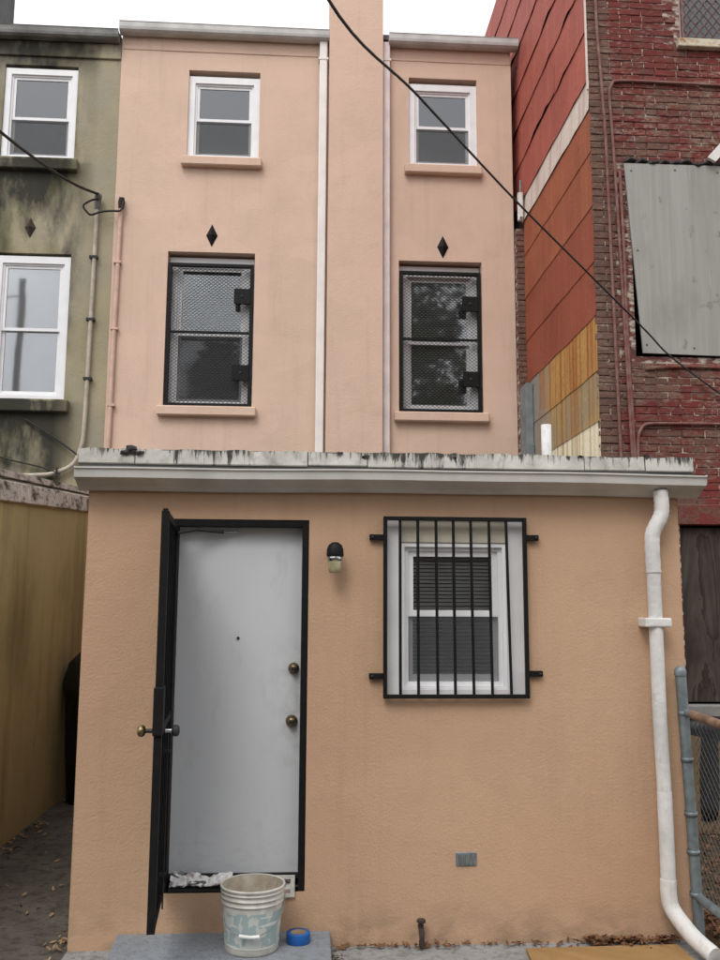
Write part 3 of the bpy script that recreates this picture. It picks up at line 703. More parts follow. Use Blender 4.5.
for f in ((0, 1, 2, 3), (7, 6, 5, 4), (0, 4, 5, 1), (1, 5, 6, 2), (2, 6, 7, 3), (3, 7, 4, 0)): b.faces.new([v[i] for i in f])
obj('coping_cap', b, 'coping', nadd)

# conduit and wires on the olive wall
t = thing('conduit', 'tan conduit running down the olive wall and bending left above the coping', 'conduit', (-2.48, YM, 3.2))
tb('pipe', 'conduit', t, smooth_path([(-2.465, YM-.03, 6.42), (-2.475, YM-.03, 5.2), (-2.49, YM-.03, 3.85), (-2.52, YM-.035, 3.55), (-2.60, YM-.04, 3.37), (-2.78, YM-.045, 3.28), (-3.0, YM-.045, 3.245), (-3.9, YM-.045, 3.22)], 5), .025, 8)
for z in (5.8, 5.05, 4.35): bx('strap', 'wire', t, -2.525, -2.43, YM-.058, YM+.0, z, z+.03)
tb('strap', 'wire', t, [(-2.76, YM-.075, 3.33), (-2.76, YM-.075, 3.22)], .012, 6)
b = bmesh.new(); tube(b, [(-2.465, YM-.03, 6.40), (-2.462, YM-.035, 6.50), (-2.45, YM-.07, 6.56), (-2.44, YM-.11, 6.53)], [.028, .042, .045, .03], 10); obj('weatherhead', b, 'gutter_dull', t)
def cable(label, pts, r, n=8, cat='cable', name='overhead_cable', m='wire'):
    return tag(tb(name, m, None, smooth_path(pts, n), r, 7, loc=pts[0]), label, cat)
cable('black service cable sagging to the weatherhead on the olive wall', [(-2.44, 5.0, 6.56), (-2.60, 4.65, 6.49), (-2.772, 4.2, 6.45), (-2.96, 3.2, 6.31), (-3.25, 1.9, 6.28), (-3.9, -.5, 6.55), (-4.8, -5, 7.6), (-5.9, -8.98, 9.6)], .016)
cable('black jumper wire looped between the two weatherheads', [(-2.44, 5.0, 6.50), (-2.52, 4.98, 6.47), (-2.60, 4.97, 6.40), (-2.56, 4.98, 6.33), (-2.51, 4.99, 6.30), (-2.40, 5.0, 6.345), (-2.28, 5.01, 6.365), (-2.18, 5.02, 6.38), (-2.16, 5.03, 6.50)], .013, 6, 'wire', 'jumper_wire')
cable('thin dark wire slanting down the olive wall to the conduit', [(-3.16, YM-.02, 3.89), (-2.85, YM-.03, 3.70), (-2.53, YM-.05, 3.47)], .011, 6, 'wire', 'wall_wire')
cable('thin dark wire slanting low across the olive wall behind the coping', [(-3.75, YM-.02, 3.55), (-3.30, YM-.03, 3.42), (-2.95, YM-.04, 3.34), (-2.72, YM-.07, 3.26)], .010, 6, 'wire', 'wall_wire')
cable('long black overhead cable crossing in front of the pink wall to the brick building', [(-1.1, -5.0, 4.62), (-.45, -3.0, 4.52), (.066, -1.5, 4.421+.02), (.637, -.3, 4.708), (1.451, .8, 4.635), (2.15, 1.5, 4.43), (2.904, 2.2, 4.169), (3.197, 2.40, 4.005), (3.64, 2.455, 3.70), (3.95, 2.47, 3.50)], .0078)

# black bin at the end of the alley
bn = thing('rubbish_bin', 'tall black domed rubbish bin at the dark end of the alley', 'bin', (-1.93, 3.78, 0))
b = bmesh.new(); lathe(b, [(.001, .02), (.24, .02), (.27, .5), (.29, 1.0), (.305, 1.02), (.305, 1.06)], (-1.93, 3.78, 0), 24); obj('body', b, 'binplastic', bn)
b = bmesh.new(); lathe(b, [(.315, 1.03), (.31, 1.12), (.27, 1.27), (.17, 1.37), (.001, 1.40)], (-1.93, 3.78, 0), 24); obj('lid', b, 'binplastic', bn)

# ================================================================== RIGHT BRICK BUILDING
YB, XB = 2.5, 2.58
bk = thing('brick_building', 'tall worn red painted brick building at the right', 'building', (4, YB, 0))
O_P = (2.93, 3.86, 4.02, 5.82); O_W = (3.475, 4.35, 7.09, 8.5); O_D = (3.255, 4.3, .92, 2.57)
XE = 5.6
b = bmesh.new(); wall(b, XB+.004, XE, 0, 10.2, YB-.0055, [O_P+(.16,), O_W+(.2,), O_D+(.12,)], .1); shell(b, XB+.03, XE, YB+.012, 12, 0, 10.2); obj('wall', b, 'mortar', bk)
def brick_mesh(L, jit, seed):
    r = random.Random(seed); b = bmesh.new(); box(b, -L/2, L/2, -.012, .03, -.0300, .0300)
    for v in b.verts: v.co += Vector((r.uniform(-1, 1)*jit, r.uniform(-1, 1)*jit*.9, r.uniform(-1, 1)*jit*.8))
    ed = [e for e in b.edges if all(v.co.y < 0 for v in e.verts)]
    bmesh.ops.bevel(b, geom=ed, offset=.004, segments=1, affect='EDGES')
    bmesh.ops.recalc_face_normals(b, faces=b.faces[:]); me = bpy.data.meshes.new('brick'); b.to_mesh(me); b.free(); me.materials.append(M['brick']); return me
VAR = {}
for L in (.2, .097): VAR[L] = [brick_mesh(L, .003, int(L*1000)+i) for i in range(6)]
cand = []
CH = .0672
for c in range(int(10.15/CH)):
    z = .034+c*CH; hdr = c % 7 == 3
    L = .097 if hdr else .2; x = XB + (L/2 if (c % 2 == 0) else (.0485 if not hdr else .0485))
    first = c % 2 == 1 and not hdr
    while x < XE-.1:
        LL = .097 if (first or hdr) else .2
        a0, a1 = x-LL/2, x+LL/2
        cut = any(a1 > h[0]+.02 and a0 < h[1]-.02 and z+.03 > h[2] and z-.03 < h[3] for h in (O_P, O_W, O_D))
        if not cut: cand.append((x, z, LL))
        x += (LL + (.2 if first else LL))/2 + .0105; first = False
own = [q for q in cand if q[0] < 3.78 and 2.52 < q[1] < 7.62]
own.sort(key=lambda q: -q[1]); own = own[:0] + sorted(own, key=lambda q: (q[0] > 3.6, q[1]))[:300]; os_ = set(own)
for x, z, LL in own:
    o = bpy.data.objects.new('brick', rnd.choice(VAR[LL])); COL.objects.link(o); o.parent = bk
    o.location = (x-4+rnd.uniform(-.002, .002), rnd.uniform(-.005, .002), z+rnd.uniform(-.003, .003)); o.rotation_euler = (0, rnd.uniform(-.008, .008), rnd.uniform(-.012, .012))
b = bmesh.new()
for x, z, LL in cand:
    if (x, z, LL) in os_: continue
    y = YB+rnd.uniform(-.016, -.011); v = [b.verts.new((x+sx*(LL/2-i), y+dy, z+sz*(.0300-i))) for dy, i in ((0, .004), (.004, 0), (.04, 0)) for sx, sz in ((-1, -1), (1, -1), (1, 1), (-1, 1))]
    b.faces.new(v[0:4])
    for k in (0, 4):
        for i in range(4): b.faces.new((v[k+i], v[k+4+i], v[k+4+(i+1) % 4], v[k+(i+1) % 4]))
tag(obj('bricks', b, 'brick', bk), kind='stuff')

# boarded window
b = bmesh.new(); v = []
for y in (YB-.036, YB-.018):
    for x, z in ((2.985, 4.045), (3.88, 4.03), (3.86, 5.835), (2.876, 5.83)): v.append(b.verts.new((x, y, z)))
for f in ((0, 1, 2, 3), (7, 6, 5, 4), (0, 4, 5, 1), (1, 5, 6, 2), (2, 6, 7, 3), (3, 7, 4, 0)): b.faces.new([v[i] for i in f])
bd = obj('board', b, 'ply_grey', bk)
for x, z in ((2.94, 5.76), (3.35, 5.78), (3.75, 5.77), (3.02, 4.12), (3.45, 4.10), (2.97, 5.0)):
    b = bmesh.new(); lathe(b, [(.0005, -.041), (.009, -.040), (.010, -.035)], (x, YB, z), 8, 'y'); obj('nail_head', b, 'rusty', bd)
room(bk, 2.93, 3.86, YB+.165, 4.05, 5.7)
b = bmesh.new()
for i in range(9):
    a = 2.88+.105*i; tube(b, [(a, YB-.02, 5.850+rnd.uniform(-.02, .02)), (a+.06, YB-.035, 5.86+rnd.uniform(-.025, .02)), (a+.13, YB-.02, 5.85+rnd.uniform(-.02, .02))], [.012, .022, .012], 6)
obj('top_shade_strip', b, 'wire', bk)  # dark ragged strip standing in for the shadow along the board's top
b = bmesh.new(); v = []
for y in (YB-.10, YB-.065):
    for x, z in ((3.635, 5.885), (3.71, 5.845), (4.45, 6.66), (4.37, 6.71)): v.append(b.verts.new((x, y, z)))
for f in ((0, 1, 2, 3), (7, 6, 5, 4), (0, 4, 5, 1), (1, 5, 6, 2), (2, 6, 7, 3), (3, 7, 4, 0)): b.faces.new([v[i] for i in f])
tag(obj('plank', b, 'wood_white', None, (3.68, YB-.08, 5.85)), 'white painted plank slanting over the top corner of the grey boarded window', 'plank')
# segmental arch course under the board
b = bmesh.new(); pts = [(3.0+.1*i, YB-.02, 3.90+.03*math.sin(min(1, i/4)*1.57)) for i in range(14)]; tube(b, pts, .018, 6); obj('drip_course', b, 'brick', bk)
# top window with wire guard
wn = bmesh.new(); ring(wn, 3.485, 4.34, YB+.06, YB+.12, 7.10, 8.49, .045); uw = obj('window', wn, 'trim_grey', bk)
bx('pane', 'glass_dim', uw, 3.53, 4.295, YB+.10, YB+.104, 7.14, 8.45)
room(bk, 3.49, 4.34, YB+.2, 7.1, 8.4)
b = bmesh.new(); box(b, 3.43, 4.40, YB-.07, YB+.06, 7.0, 7.085); bevel(b, .01, 2); obj('window_sill', b, 'sill_peel', bk)
b = bmesh.new(); ring(b, 3.505, 4.33, YB+.015, YB+.035, 7.11, 8.47, .018)
for sg in (1, -1):
    for i in range(-18, 30):
        xa = 3.51+.085*i; za, zb = 7.12, 8.46; xb = xa+sg*1.05
        if sg < 0: xa += .0
        p, q = Vector((xa, YB+.022, za)), Vector((xb, YB+.022, zb)); d = q-p
        t0, t1 = 0., 1.
        for lim, up in ((3.51, False), (4.325, True)):
            tt = (lim-p.x)/d.x
            if (d.x > 0) == up: t1 = min(t1, tt)
            else: t0 = max(t0, tt)
        if t1 > t0: tube(b, [p+d*t0, p+d*t1], .004, 4, False)
obj('wire_guard', b, 'conduit_red', bk)
# lower opening, dark boards and sills
bx('board', 'ply_dark', bk, 3.26, 4.29, YB+.03, YB+.055, 1.02, 2.50)
bx('lintel', 'brick', bk, 3.20, 4.4, YB-.045, YB+.06, 2.52, 2.70, bev=.008)
bx('window_sill', 'concrete', bk, 3.20, 4.4, YB-.06, YB+.08, .90, 1.0, bev=.01)
# siding on the side wall (each sheet a piece of its own)
bx('backing', 'sd_back', bk, XB+.006, XB+.028, YB+.02, 10.5, 0, 10.2)
seams = [10.2, 9.7, 9.2, 8.68, 8.16, 7.68, 7.16, 6.66, 6.36, 5.94, 5.42, 4.89, 4.38, 3.87, 3.43, 2.95, 2.45, 1.95, 1.45, .95, .45, 0]
for i, (zt, zb) in enumerate(zip(seams, seams[1:])):
    m = 'sd_red' if zb > 6.6 else 'sd_white' if zb > 6.3 else 'sd_orange' if zb > 5.3 else 'sd_rust' if zb > 4.3 else 'sd_yellow' if zb > 3.8 else 'sd_olive' if zb > 3.4 else 'sd_cream'
    ysp = [YB-.012, 5.0] if m == 'sd_white' else [YB-.012, (3.55 if i % 2 else 4.1), 4.985] if zb < 6.6 else [YB-.012, (3.55 if i % 2 else 4.1), 5.6, 10]
    for ya, yb in zip(ysp, ysp[1:]):
        b = bmesh.new(); n = 12; tl = rnd.uniform(-.02, .02) if zb > 6.7 else rnd.uniform(-.006, .006)
        top, bot = [], []
        for k in range(n+1):
            y = ya+(yb-ya)*k/n; g = max(0, mn.noise(Vector((y*2.3, zb*3.7, 1))))*(.11 if zb > 6.7 else .02)
            lift = -.007-.008*rnd.random() if zb > 6.2 else -.0035-.002*rnd.random(); e = tl*(k/n-.5)
            top.append((y, zt+.012+e, -.001)); bot.append((y, zb+.002+g+e, lift))
        for side in (0, 1):
            pass
        F = [[b.verts.new((XB+dx+ (0 if j else .003), y, z)) for y, z, dx in row] for j, row in ((0, top), (1, bot))]
        Bk = [[b.verts.new((v.co.x+.002, v.co.y, v.co.z)) for v in row] for row in F]
        for k in range(n):
            b.faces.new((F[0][k], F[0][k+1], F[1][k+1], F[1][k])); b.faces.new((Bk[0][k+1], Bk[0][k], Bk[1][k], Bk[1][k+1]))
            b.faces.new((F[1][k], F[1][k+1], Bk[1][k+1], Bk[1][k]))
        b.faces.new((F[0][0], F[1][0], Bk[1][0], Bk[0][0])); b.faces.new((F[0][n], Bk[0][n], Bk[1][n], F[1][n]))
        obj('siding_sheet', b, m, bk)
bx('corner_trim', 'sd_white', bk, XB-.022, XB-.006, YB-.026, YB-.008, 6.55, 10.2)
# strip of bare brick and blue-grey flashing between the houses
pier = thing('brick_pier', 'narrow strip of bare brown brick between the pink wall and the red siding', 'brick pier', (2.54, 5.0, 0))
bx('core', 'mortar', pier, 2.49, 2.579, 5.0, 5.09, 0, 6.3)
c = 0; z = 4.36
while z < 6.28:
    o = bpy.data.objects.new('brick', VAR[.097][c % 6]); COL.objects.link(o); o.parent = pier; o.location = (-.004+.006*(c % 2), -.001, z); o.rotation_euler = (0, rnd.uniform(-.02, .02), 0); z += CH; c += 1
fl = thing('corner_flashing', 'blue grey metal flashing in the corner beside the pink wall', 'flashing', (2.53, 4.9, 3.0))
bx('upper_sheet', 'grit_grey', fl, 2.49, 2.572, 4.70, 4.985, 3.62, 4.33, bev=.004); bx('lower_sheet', 'grit_grey', fl, 2.487, 2.57, 4.68, 4.985, 3.0, 3.625, bev=.004)
bb = thing('cable_bracket', 'white bracket with a metal rod on the wall corner beside the siding', 'bracket', (2.55, 4.95, 6.4))
bx('plate', 'pipe_white', bb, 2.50, 2.562, 4.91, 4.96, 6.37, 6.72, bev=.006); bx('flange', 'wood_white', bb, 2.51, 2.545, 4.87, 4.91, 6.39, 6.70, bev=.004)
tb('rod', 'steel', bb, [(2.525, 4.90, 6.70), (2.53, 4.90, 6.86)], .014, 8)
# conduits on the brick face
def conduit(label, pts, r=.014):
    cable(label, pts, r, 6, 'conduit', 'conduit', 'conduit_red')
y = YB-.032
conduit('red painted conduit running straight down the brick corner', [(2.655, y, 10), (2.662, y, 7.47), (2.69, y, 6.7), (2.714, y, 6.1), (2.722, y, 5.4), (2.738, y, 4.1), (2.755, y, 2.7)])
conduit('red painted conduit that bends from horizontal to vertical above the boarded window', [(5.4, y, 6.60), (4.0, y, 6.635), (3.2, y, 6.645), (2.85, y, 6.64), (2.79, y, 6.60), (2.762, y, 6.50), (2.775, y, 6.2), (2.80, y, 5.4), (2.83, y, 4.1), (2.86, y, 2.8)], .014)
conduit('short conduit bending from the lower brick wall down behind the roof edge', [(5.2, y, 3.42), (3.6, y, 3.415), (3.15, y, 3.41), (2.99, y, 3.40), (2.93, y, 3.34), (2.905, y, 3.22), (2.90, y, 2.8)], .014)
conduit('dark red conduit running down beside the left edge of the boarded window', [(2.835, y, 5.75), (2.845, y, 5.0), (2.85, y, 4.1), (2.885, y, 2.8)], .014)

# ================================================================== FENCE
fc = thing('chain_link_fence', 'grey chain link fence running from the wall corner toward the viewer', 'fence', (2.155, -.06, 0))
FX = 2.16
tb('post', 'steel', fc, [(2.172, -.06, -.05), (2.15, -.06, .75), (2.127, -.06, 1.44)], .030, 14)
b = bmesh.new(); lathe(b, [(.033, 1.425), (.034, 1.45), (.026, 1.468), (.012, 1.478), (.001, 1.48)], (2.126, -.06, 0), 14); obj('post_cap', b, 'steel', fc)
tb('post', 'steel', fc, [(2.20, -2.3, -.05), (2.20, -2.3, 1.40)], .030, 12)
tb('top_rail', 'steel', fc, [(2.138, -.06, 1.225), (2.15, -.16, 1.22)], .020, 10)
tb('top_rail', 'rusty', fc, [(2.148, -.14, 1.221), (2.16, -.5, 1.205), (2.20, -2.3, 1.18)], .024, 10)
tb('bottom_rail', 'steel', fc, [(2.165, -.06, .25), (2.175, -.5, .235), (2.20, -2.3, .20)], .024, 10)
for z in (1.22, .97, .68, .48, .26):
    b = bmesh.new(); lathe(b, [(.033, z-.012), (.035, z-.012), (.035, z+.012), (.033, z+.012)], (2.138+.024*(1.2-z), -.06, 0), 14); obj('clamp', b, 'steel', fc)
b = bmesh.new(); s = .052
for sg in (1, -1):
    k = -20
    while k < 62:
        u0 = k*s; pts = []
        for (u, v) in ((u0, .0), (u0+sg*.96, .96)):
            pts.append((u, v))
        (ua, va), (ub, vb) = pts; d = (ub-ua)
        t0, t1 = 0., 1.
        for lim, up in ((.03, False), (2.2, True)):
            tt = (lim-ua)/d
            if (d > 0) == up: t1 = min(t1, tt)
            else: t0 = max(t0, tt)
        if t1 > t0:
            P0 = (ua+d*t0, .96*t0); P1 = (ua+d*t1, .96*t1)
            tube(b, [(FX+.02+.02*sg*.1+.015*p[0], -.06-p[0], .24+p[1]) for p in (P0, P1)], .0017, 4, False)
        k += 1
obj('wire_mesh', b, 'wire_grey', fc)

# board and rubble in the neighbouring yard
b = bmesh.new(); n = 14; rows = []
for k in range(9):
    rows.append([b.verts.new((3.0+1.4*i/n, YB-.06-.04*math.sin(i*1.9+k*.2)-.012*k, .90-.10*k)) for i in range(n+1)])
for k in range(8):
    for i in range(n): b.faces.new((rows[k][i], rows[k][i+1], rows[k+1][i+1], rows[k+1][i])).smooth = True
e = bmesh.ops.extrude_face_region(b, geom=b.faces[:]); bmesh.ops.translate(b, verts=[q for q in e['geom'] if isinstance(q, bmesh.types.BMVert)], vec=(0, .006, 0))
tag(obj('infill', b, 'binplastic', None, (3.7, YB-.1, .1)), 'black tarpaulin standing in for the dark void below the grey sill behind the fence', 'infill')  # black sheet filling in the dark void under the sill
b = bmesh.new(); v = []
for dx in (0, .02):
    for x, y_, z in ((3.05, 2.32, .0), (3.9, 2.30, .0), (3.9, 2.42, .62), (3.05, 2.42, .80)): v.append(b.verts.new((x, y_+dx, z)))
for f in ((0, 1, 2, 3), (7, 6, 5, 4), (0, 4, 5, 1), (1, 5, 6, 2), (2, 6, 7, 3), (3, 7, 4, 0)): b.faces.new([v[i] for i in f])
tag(obj('leaning_board', b, 'ply_brown', None, (3.5, 2.35, 0)), 'brown board leaning on the brick wall behind the fence', 'board')

# ================================================================== STEP, BUCKET, TAPE AND LITTER
b = bmesh.new(); v = []
for z in (-.01, .088):
    for x, y_ in ((-.95, -.001), (.172, -.001), (.165, -.85), (-.915, -.85)): v.append(b.verts.new((x, y_, z)))
for f in ((0, 1, 2, 3), (7, 6, 5, 4), (0, 4, 5, 1), (1, 5, 6, 2), (2, 6, 7, 3), (3, 7, 4, 0)): b.faces.new([v[i] for i in f])
bevel(b, .012, 2); tag(obj('doorstep', b, 'stepc', None, (-.4, -.4, 0)), 'grey concrete doorstep slab below the white door', 'doorstep')

bu = thing('bucket', 'dirty white plastic bucket with a worn label on the doorstep', 'bucket', (-.232, -.24, .088))
bc = (-.232, -.24, .088); bh = .315
def br_(h): return .134+.024*h/bh
b = bmesh.new()
prof = [(.001, .003), (.128, .0), (br_(0), .008)] + [(br_(h), h) for h in (.05, .10, .16, .225)]
for h in (.232, .258, .284): prof += [(br_(h), h), (br_(h)+.007, h+.002), (br_(h)+.007, h+.007), (br_(h)+.001, h+.010)]
prof += [(br_(.30), .300), (br_(.305)+.007, .304), (br_(.315)+.008, .313), (br_(.315)+.002, .316), (br_(.31)-.003, .312)]
lathe(b, prof, bc, 48); body = obj('body', b, 'bucket', bu)
b = bmesh.new(); lathe(b, [(br_(.31)-.0035, .311), (br_(.2)-.006, .2), (br_(.06)-.006, .06), (.001, .05)], bc, 40); obj('lining', b, 'bucket_in', bu, fixn=False)
b = bmesh.new(); lo, hi = [], []
for k in range(25):
    a = R(-90-78+156*k/24+4)
    for row, h in ((lo, .035), (hi, .205)):
        r_ = br_(h)+.0018; row.append(b.verts.new((bc[0]+r_*math.cos(a), bc[1]+r_*math.sin(a), bc[2]+h)))
for k in range(24): b.faces.new((lo[k], lo[k+1], hi[k+1], hi[k])).smooth = True
obj('printed_label', b, 'label', bu)
hp = []
for k in range(17):
    a = math.pi*k/16; hp.append((bc[0]+.165*math.cos(a)*-1, bc[1]-.168*math.sin(a)*.98, bc[2]+.262-.155*math.sin(a)**.8))
tb('handle', 'steel', bu, hp, .0022, 6); b = bmesh.new(); tube(b, [(bc[0]-.055, bc[1]-.162, bc[2]+.112), (bc[0], bc[1]-.168, bc[2]+.107), (bc[0]+.045, bc[1]-.164, bc[2]+.108)], .009, 10); obj('grip', b, 'grip', bu)

tp = thing('tape_roll', 'roll of blue tape lying on the doorstep beside the bucket', 'tape', (.003, -.17, .088))
b = bmesh.new(); lathe(b, [(.041, .0), (.060, .0), (.061, .004), (.061, .046), (.060, .05), (.041, .05)], (.003, -.17, .089), 32); obj('tape', b, 'tape', tp)
b = bmesh.new(); lathe(b, [(.037, .001), (.0408, .001), (.0408, .049), (.037, .049), (.037, .001)], (.003, -.17, .089), 32); obj('core', b, 'card', tp)

# crumpled plastic and a broken white tray on the door sill
b = bmesh.new(); n, m_ = 26, 7
gr = []
for i in range(n+1):
    row = []
    for k in range(m_+1):
        u, v_ = i/n, k/m_; x = -.685+.33*u; taper = 1-.55*math.exp(-((u-.62)/.16)**2)
        yy = -.012+.062*v_; z = .312+(.010+.050*v_*taper) + .022*abs(mn.noise(Vector((u*8+v_*3, v_*3, 2))))+.012*abs(mn.noise(Vector((u*17-v_*6, v_*5, 5))))
        row.append(b.verts.new((x, yy, z)))
    gr.append(row)
for i in range(n):
    for k in range(m_): b.faces.new((gr[i][k], gr[i+1][k], gr[i+1][k+1], gr[i][k+1]))
e = bmesh.ops.extrude_face_region(b, geom=b.faces[:]); bmesh.ops.translate(b, verts=[q for q in e['geom'] if isinstance(q, bmesh.types.BMVert)], vec=(0, 0, -.005))
tag(obj('plastic_wrap', b, 'bag', None, (-.5, .02, .308)), 'crumpled plastic wrapping lying on the left of the door sill', 'plastic wrap')
tr = thing('tray', 'broken white plastic tray behind the bucket on the door sill', 'tray', (-.18, .01, .286))
b = bmesh.new(); ring(b, -.36, -.02, -.018, .0, .262, .37, .022, .022, .016, .016); obj('rim', b, 'bucket', tr)
bx('panel', 'bag', tr, -.338, -.042, -.004, .004, .278, .354)
b = bmesh.new(); box(b, -.345, -.27, -.03, -.019, .30, .345)
for v in b.verts: v.co += Vector((rnd.uniform(-.01, .01), rnd.uniform(-.004, .004), rnd.uniform(-.01, .01)))
obj('paper_scrap', b, 'grip', tr)

b = bmesh.new(); v = []
for z in (.006, .026):
    for x, y_ in ((1.20, -.135), (2.02, -.115), (2.02, -1.1), (1.12, -1.1)): v.append(b.verts.new((x, y_, z)))
for f in ((0, 1, 2, 3), (7, 6, 5, 4), (0, 4, 5, 1), (1, 5, 6, 2), (2, 6, 7, 3), (3, 7, 4, 0)): b.faces.new([v[i] for i in f])
tag(obj('plywood_board', b, 'ply_new', None, (1.6, -.5, 0)), 'yellow plywood board lying on the concrete by the downspout', 'board')

def leaves(name, label, spots, m):
    b = bmesh.new()
    for x, y_, z, s in spots:
        a, p, q = rnd.uniform(0, 6.28), rnd.uniform(-.6, .6), rnd.uniform(-.6, .6)
        mt = Matrix.Translation((x, y_, z)) @ Matrix.Rotation(a, 4, 'Z') @ Matrix.Rotation(p, 4, 'X') @ Matrix.Rotation(q, 4, 'Y')
        cu = rnd.uniform(.1, .5)*s
        ps = [(-s, 0, cu*.4), (-.35*s, -.38*s, cu*.5), (.4*s, -.30*s, cu*.6), (s, 0, cu), (.4*s, .30*s, cu*.6), (-.35*s, .38*s, cu*.5), (0, 0, 0)]
        vv = [b.verts.new(mt @ Vector(p_)) for p_ in ps]
        for k in range(6): b.faces.new((vv[k], vv[(k+1) % 6], vv[6]))
    return tag(obj(name, b, m), label, 'leaves', kind='stuff')
sp = [(rnd.uniform(.20, 2.05), -abs(rnd.gauss(0, .035))-.012, .012+rnd.random()*.012, rnd.uniform(.010, .026)) for _ in range(150)]
sp += [(rnd.uniform(1.55, 2.05), -abs(rnd.gauss(0, .05))-.012, .014+rnd.random()*.03, rnd.uniform(.014, .032)) for _ in range(190)]
sp += [(.20+rnd.gauss(0, .03), rnd.uniform(-.6, -.02), .012, rnd.uniform(.012, .028)) for _ in range(70)]
leaves('dead_leaves', 'dry brown leaves drifted along the foot of the peach wall', sp, 'leaf_brown')
sp = [(rnd.uniform(2.19, 4.4), rnd.uniform(-2.2, 2.4), .004+rnd.random()*.05, rnd.uniform(.02, .045)) for _ in range(2600)]
sp += [(2.25+abs(rnd.gauss(0, .10)), rnd.uniform(-.5, .6), .02+rnd.random()*.09, rnd.uniform(.02, .04)) for _ in range(260)]
leaves('dead_leaves', 'thick brown leaf litter covering the yard behind the fence', sp, 'leaf_brown')
sp = [(rnd.uniform(-2.2, -1.22), rnd.uniform(-.6, 4.9), .004+rnd.random()*.01, rnd.uniform(.012, .028)) for _ in range(120)]
sp += [(-2.19+abs(rnd.gauss(0, .05)), rnd.uniform(.2, 3), .006+rnd.random()*.02, rnd.uniform(.015, .035)) for _ in range(70)]
sp += [(-1.24-abs(rnd.gauss(0, .04)), rnd.uniform(-.3, .9), .008+rnd.random()*.02, rnd.uniform(.015, .03)) for _ in range(50)]
leaves('dead_leaves', 'scattered pale dry leaves and scraps on the alley path', sp, 'leaf_tan')

# ================================================================== WHAT THE WINDOWS REFLECT: pole and trees across the lane
pl = thing('utility_pole', 'tall wooden utility pole across the lane mirrored in the lower olive house window', 'utility pole', (-7.9, -9, 0))
tb('pole', 'polewood', pl, [(-7.9, -9, -.1), (-7.88, -9, 5), (-7.86, -9, 10.8)], [.13, .11, .085], 12)
tb('wire', 'wire', pl, [(-7.86, -9, 10.3), (-12, -9.3, 9.8), (-18, -9.5, 10.2)], .02, 5)

def tree(label, x, y_, h, rx, rz, zc_, seed, n):
    r = random.Random(seed); t = thing('tree', label, 'tree', (x, y_, 0), 'trees across the lane'); b = bmesh.new()
    tube(b, smooth_path([(x, y_, -.1), (x+.1, y_, h*.25), (x-.1, y_+.1, h*.5), (x, y_, h*.85)], 4), [.26-.2*i/12 for i in range(13)], 10)
    for i in range(9):
        a = r.uniform(0, 6.28); z0 = h*r.uniform(.3, .65); e = Vector((x+rx*.8*math.cos(a), y_+rx*.8*math.sin(a), z0+r.uniform(1, 3)))
        s0 = Vector((x, y_, z0)); tube(b, [s0, (s0+e)/2+Vector((0, 0, .25)), e], [.10, .06, .02], 6)
    obj('trunk', b, 'bark', t); b = bmesh.new()
    cl = [(r.uniform(-1, 1)*rx*.75, r.uniform(-1, 1)*rx*.75, r.uniform(-1, 1)*rz*.75, r.uniform(.5, 1.2)) for _ in range(26)]
    for i in range(n):
        c = r.choice(cl); v = Vector((r.gauss(0, 1), r.gauss(0, 1), r.gauss(0, 1))).normalized()*c[3]*r.uniform(.5, 1.05)
        p = Vector((x+c[0], y_+c[1], zc_+c[2]))+v; s = r.uniform(.10, .19)
        u = Vector((r.gauss(0, 1), r.gauss(0, 1), r.gauss(0, 1))).normalized(); w_ = u.orthogonal().normalized()
        b.faces.new([b.verts.new(q) for q in (p-u*s, p+w_*s*.5, p+u*s, p-w_*s*.5)])
    obj('crown', b, 'leaf_green', t, fixn=False)
tree('broad green tree across the lane mirrored in the right meshed window', 3.2, -14, 13, 2.1, 2.8, 10.2, 3, 6000)
tree('smaller green tree across the lane mirrored in the left meshed window', -1.8, -15.5, 11, 2.4, 2.8, 8.2, 5, 9000)

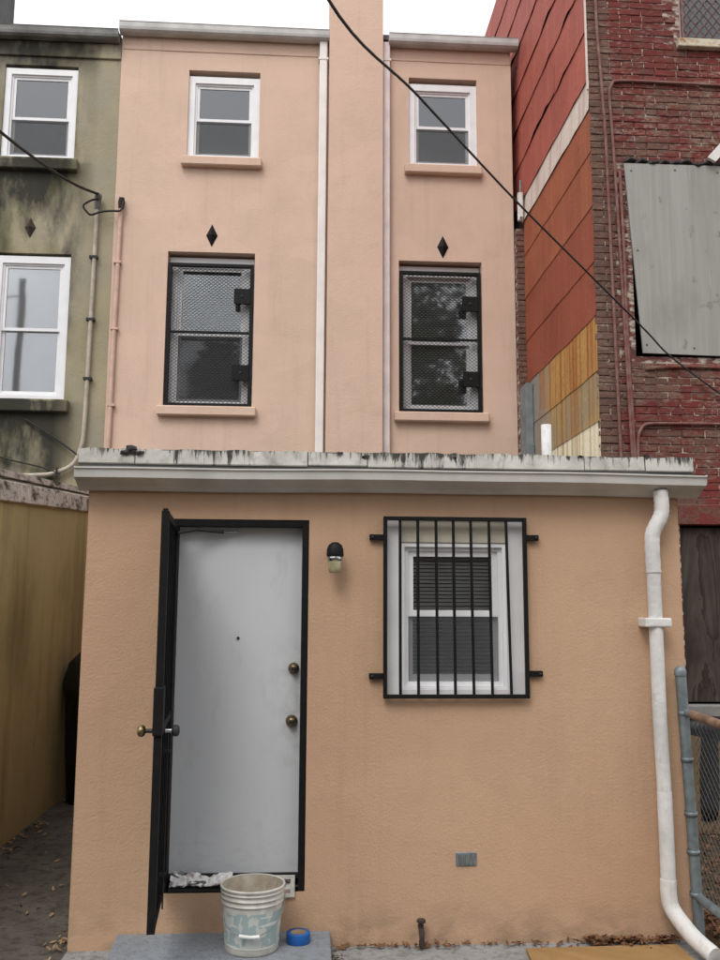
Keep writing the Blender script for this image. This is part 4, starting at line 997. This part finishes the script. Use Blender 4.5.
# row of houses added unseen behind the viewer to block the low sky
far_cols = [('far_brick', (.15, .11, .095)), ('far_grey', (.24, .235, .22)), ('far_cream', (.36, .32, .25)), ('far_brown', (.16, .11, .085))]
for nme, c in far_cols: M[nme] = simple(nme+'_wall', c, .9, 0, .25, 2, .3)
far_words = ['brown brick', 'grey rendered', 'cream rendered', 'dark brown brick', 'brown brick', 'grey rendered', 'cream rendered', 'dark brown brick']
for i in range(8):
    x0 = -24+6*i; h = 8.6+.5*((i*7) % 3); yb = -20
    t = thing('sky_blocker_house', '%s row house added unseen behind the viewer to block low sky, %s along' % (far_words[i], ['first', 'second', 'third', 'fourth', 'fifth', 'sixth', 'seventh', 'eighth'][i]), 'house', (x0+3, yb, 0), 'added sky-blocking row houses')
    hol = [(x0+1.0, x0+2.0, z, z+1.5) for z in (1.2, 4.0, 6.4)] + [(x0+3.8, x0+4.8, z, z+1.5) for z in (4.0, 6.4)] + [(x0+3.8, x0+4.8, .1, 2.2)]
    b = bmesh.new(); box(b, x0, x0+5.98, yb-6, yb, 0, h); obj('wall', b, far_cols[i % 4][0], t)
    for k, (a, c, d, e) in enumerate(hol):
        b = bmesh.new(); ring(b, a, c, yb+.001, yb+.05, d, e, .06); wo = obj('window' if k < 5 else 'door', b, 'vinyl', t); bx('pane', 'dark_panel', wo, a+.06, c-.06, yb+.005, yb+.02, d+.06, e-.06)
    bx('roof', 'roof', t, x0, x0+5.98, yb-6.2, yb+.25, h, h+.2)

# weathered board fence along the lane, mirrored in the barred window
bf = thing('added_board_fence', 'dark weathered board fence along the lane behind the viewer', 'fence', (0, -9.5, 0))
b = bmesh.new(); box(b, -.068, .068, -.012, .012, 0, 2.75); bevel(b, .003); brd = obj('board', b, 'ply_dark', bf, fixn=True); OFF[brd] = OFF[bf]
brd.data.transform(Matrix.Translation(OFF[bf])); brd.location = (-6.5, 0, 0)
for k in range(1, 93):
    o = brd.copy(); COL.objects.link(o); o.location = (-6.5+.142*k, rnd.uniform(-.008, .008), rnd.uniform(-.03, .02))
bx('rail', 'ply_dark', bf, -6.6, 6.7, -9.56, -9.52, .5, .6); bx('rail', 'ply_dark', bf, -6.6, 6.7, -9.56, -9.52, 2.1, 2.2)
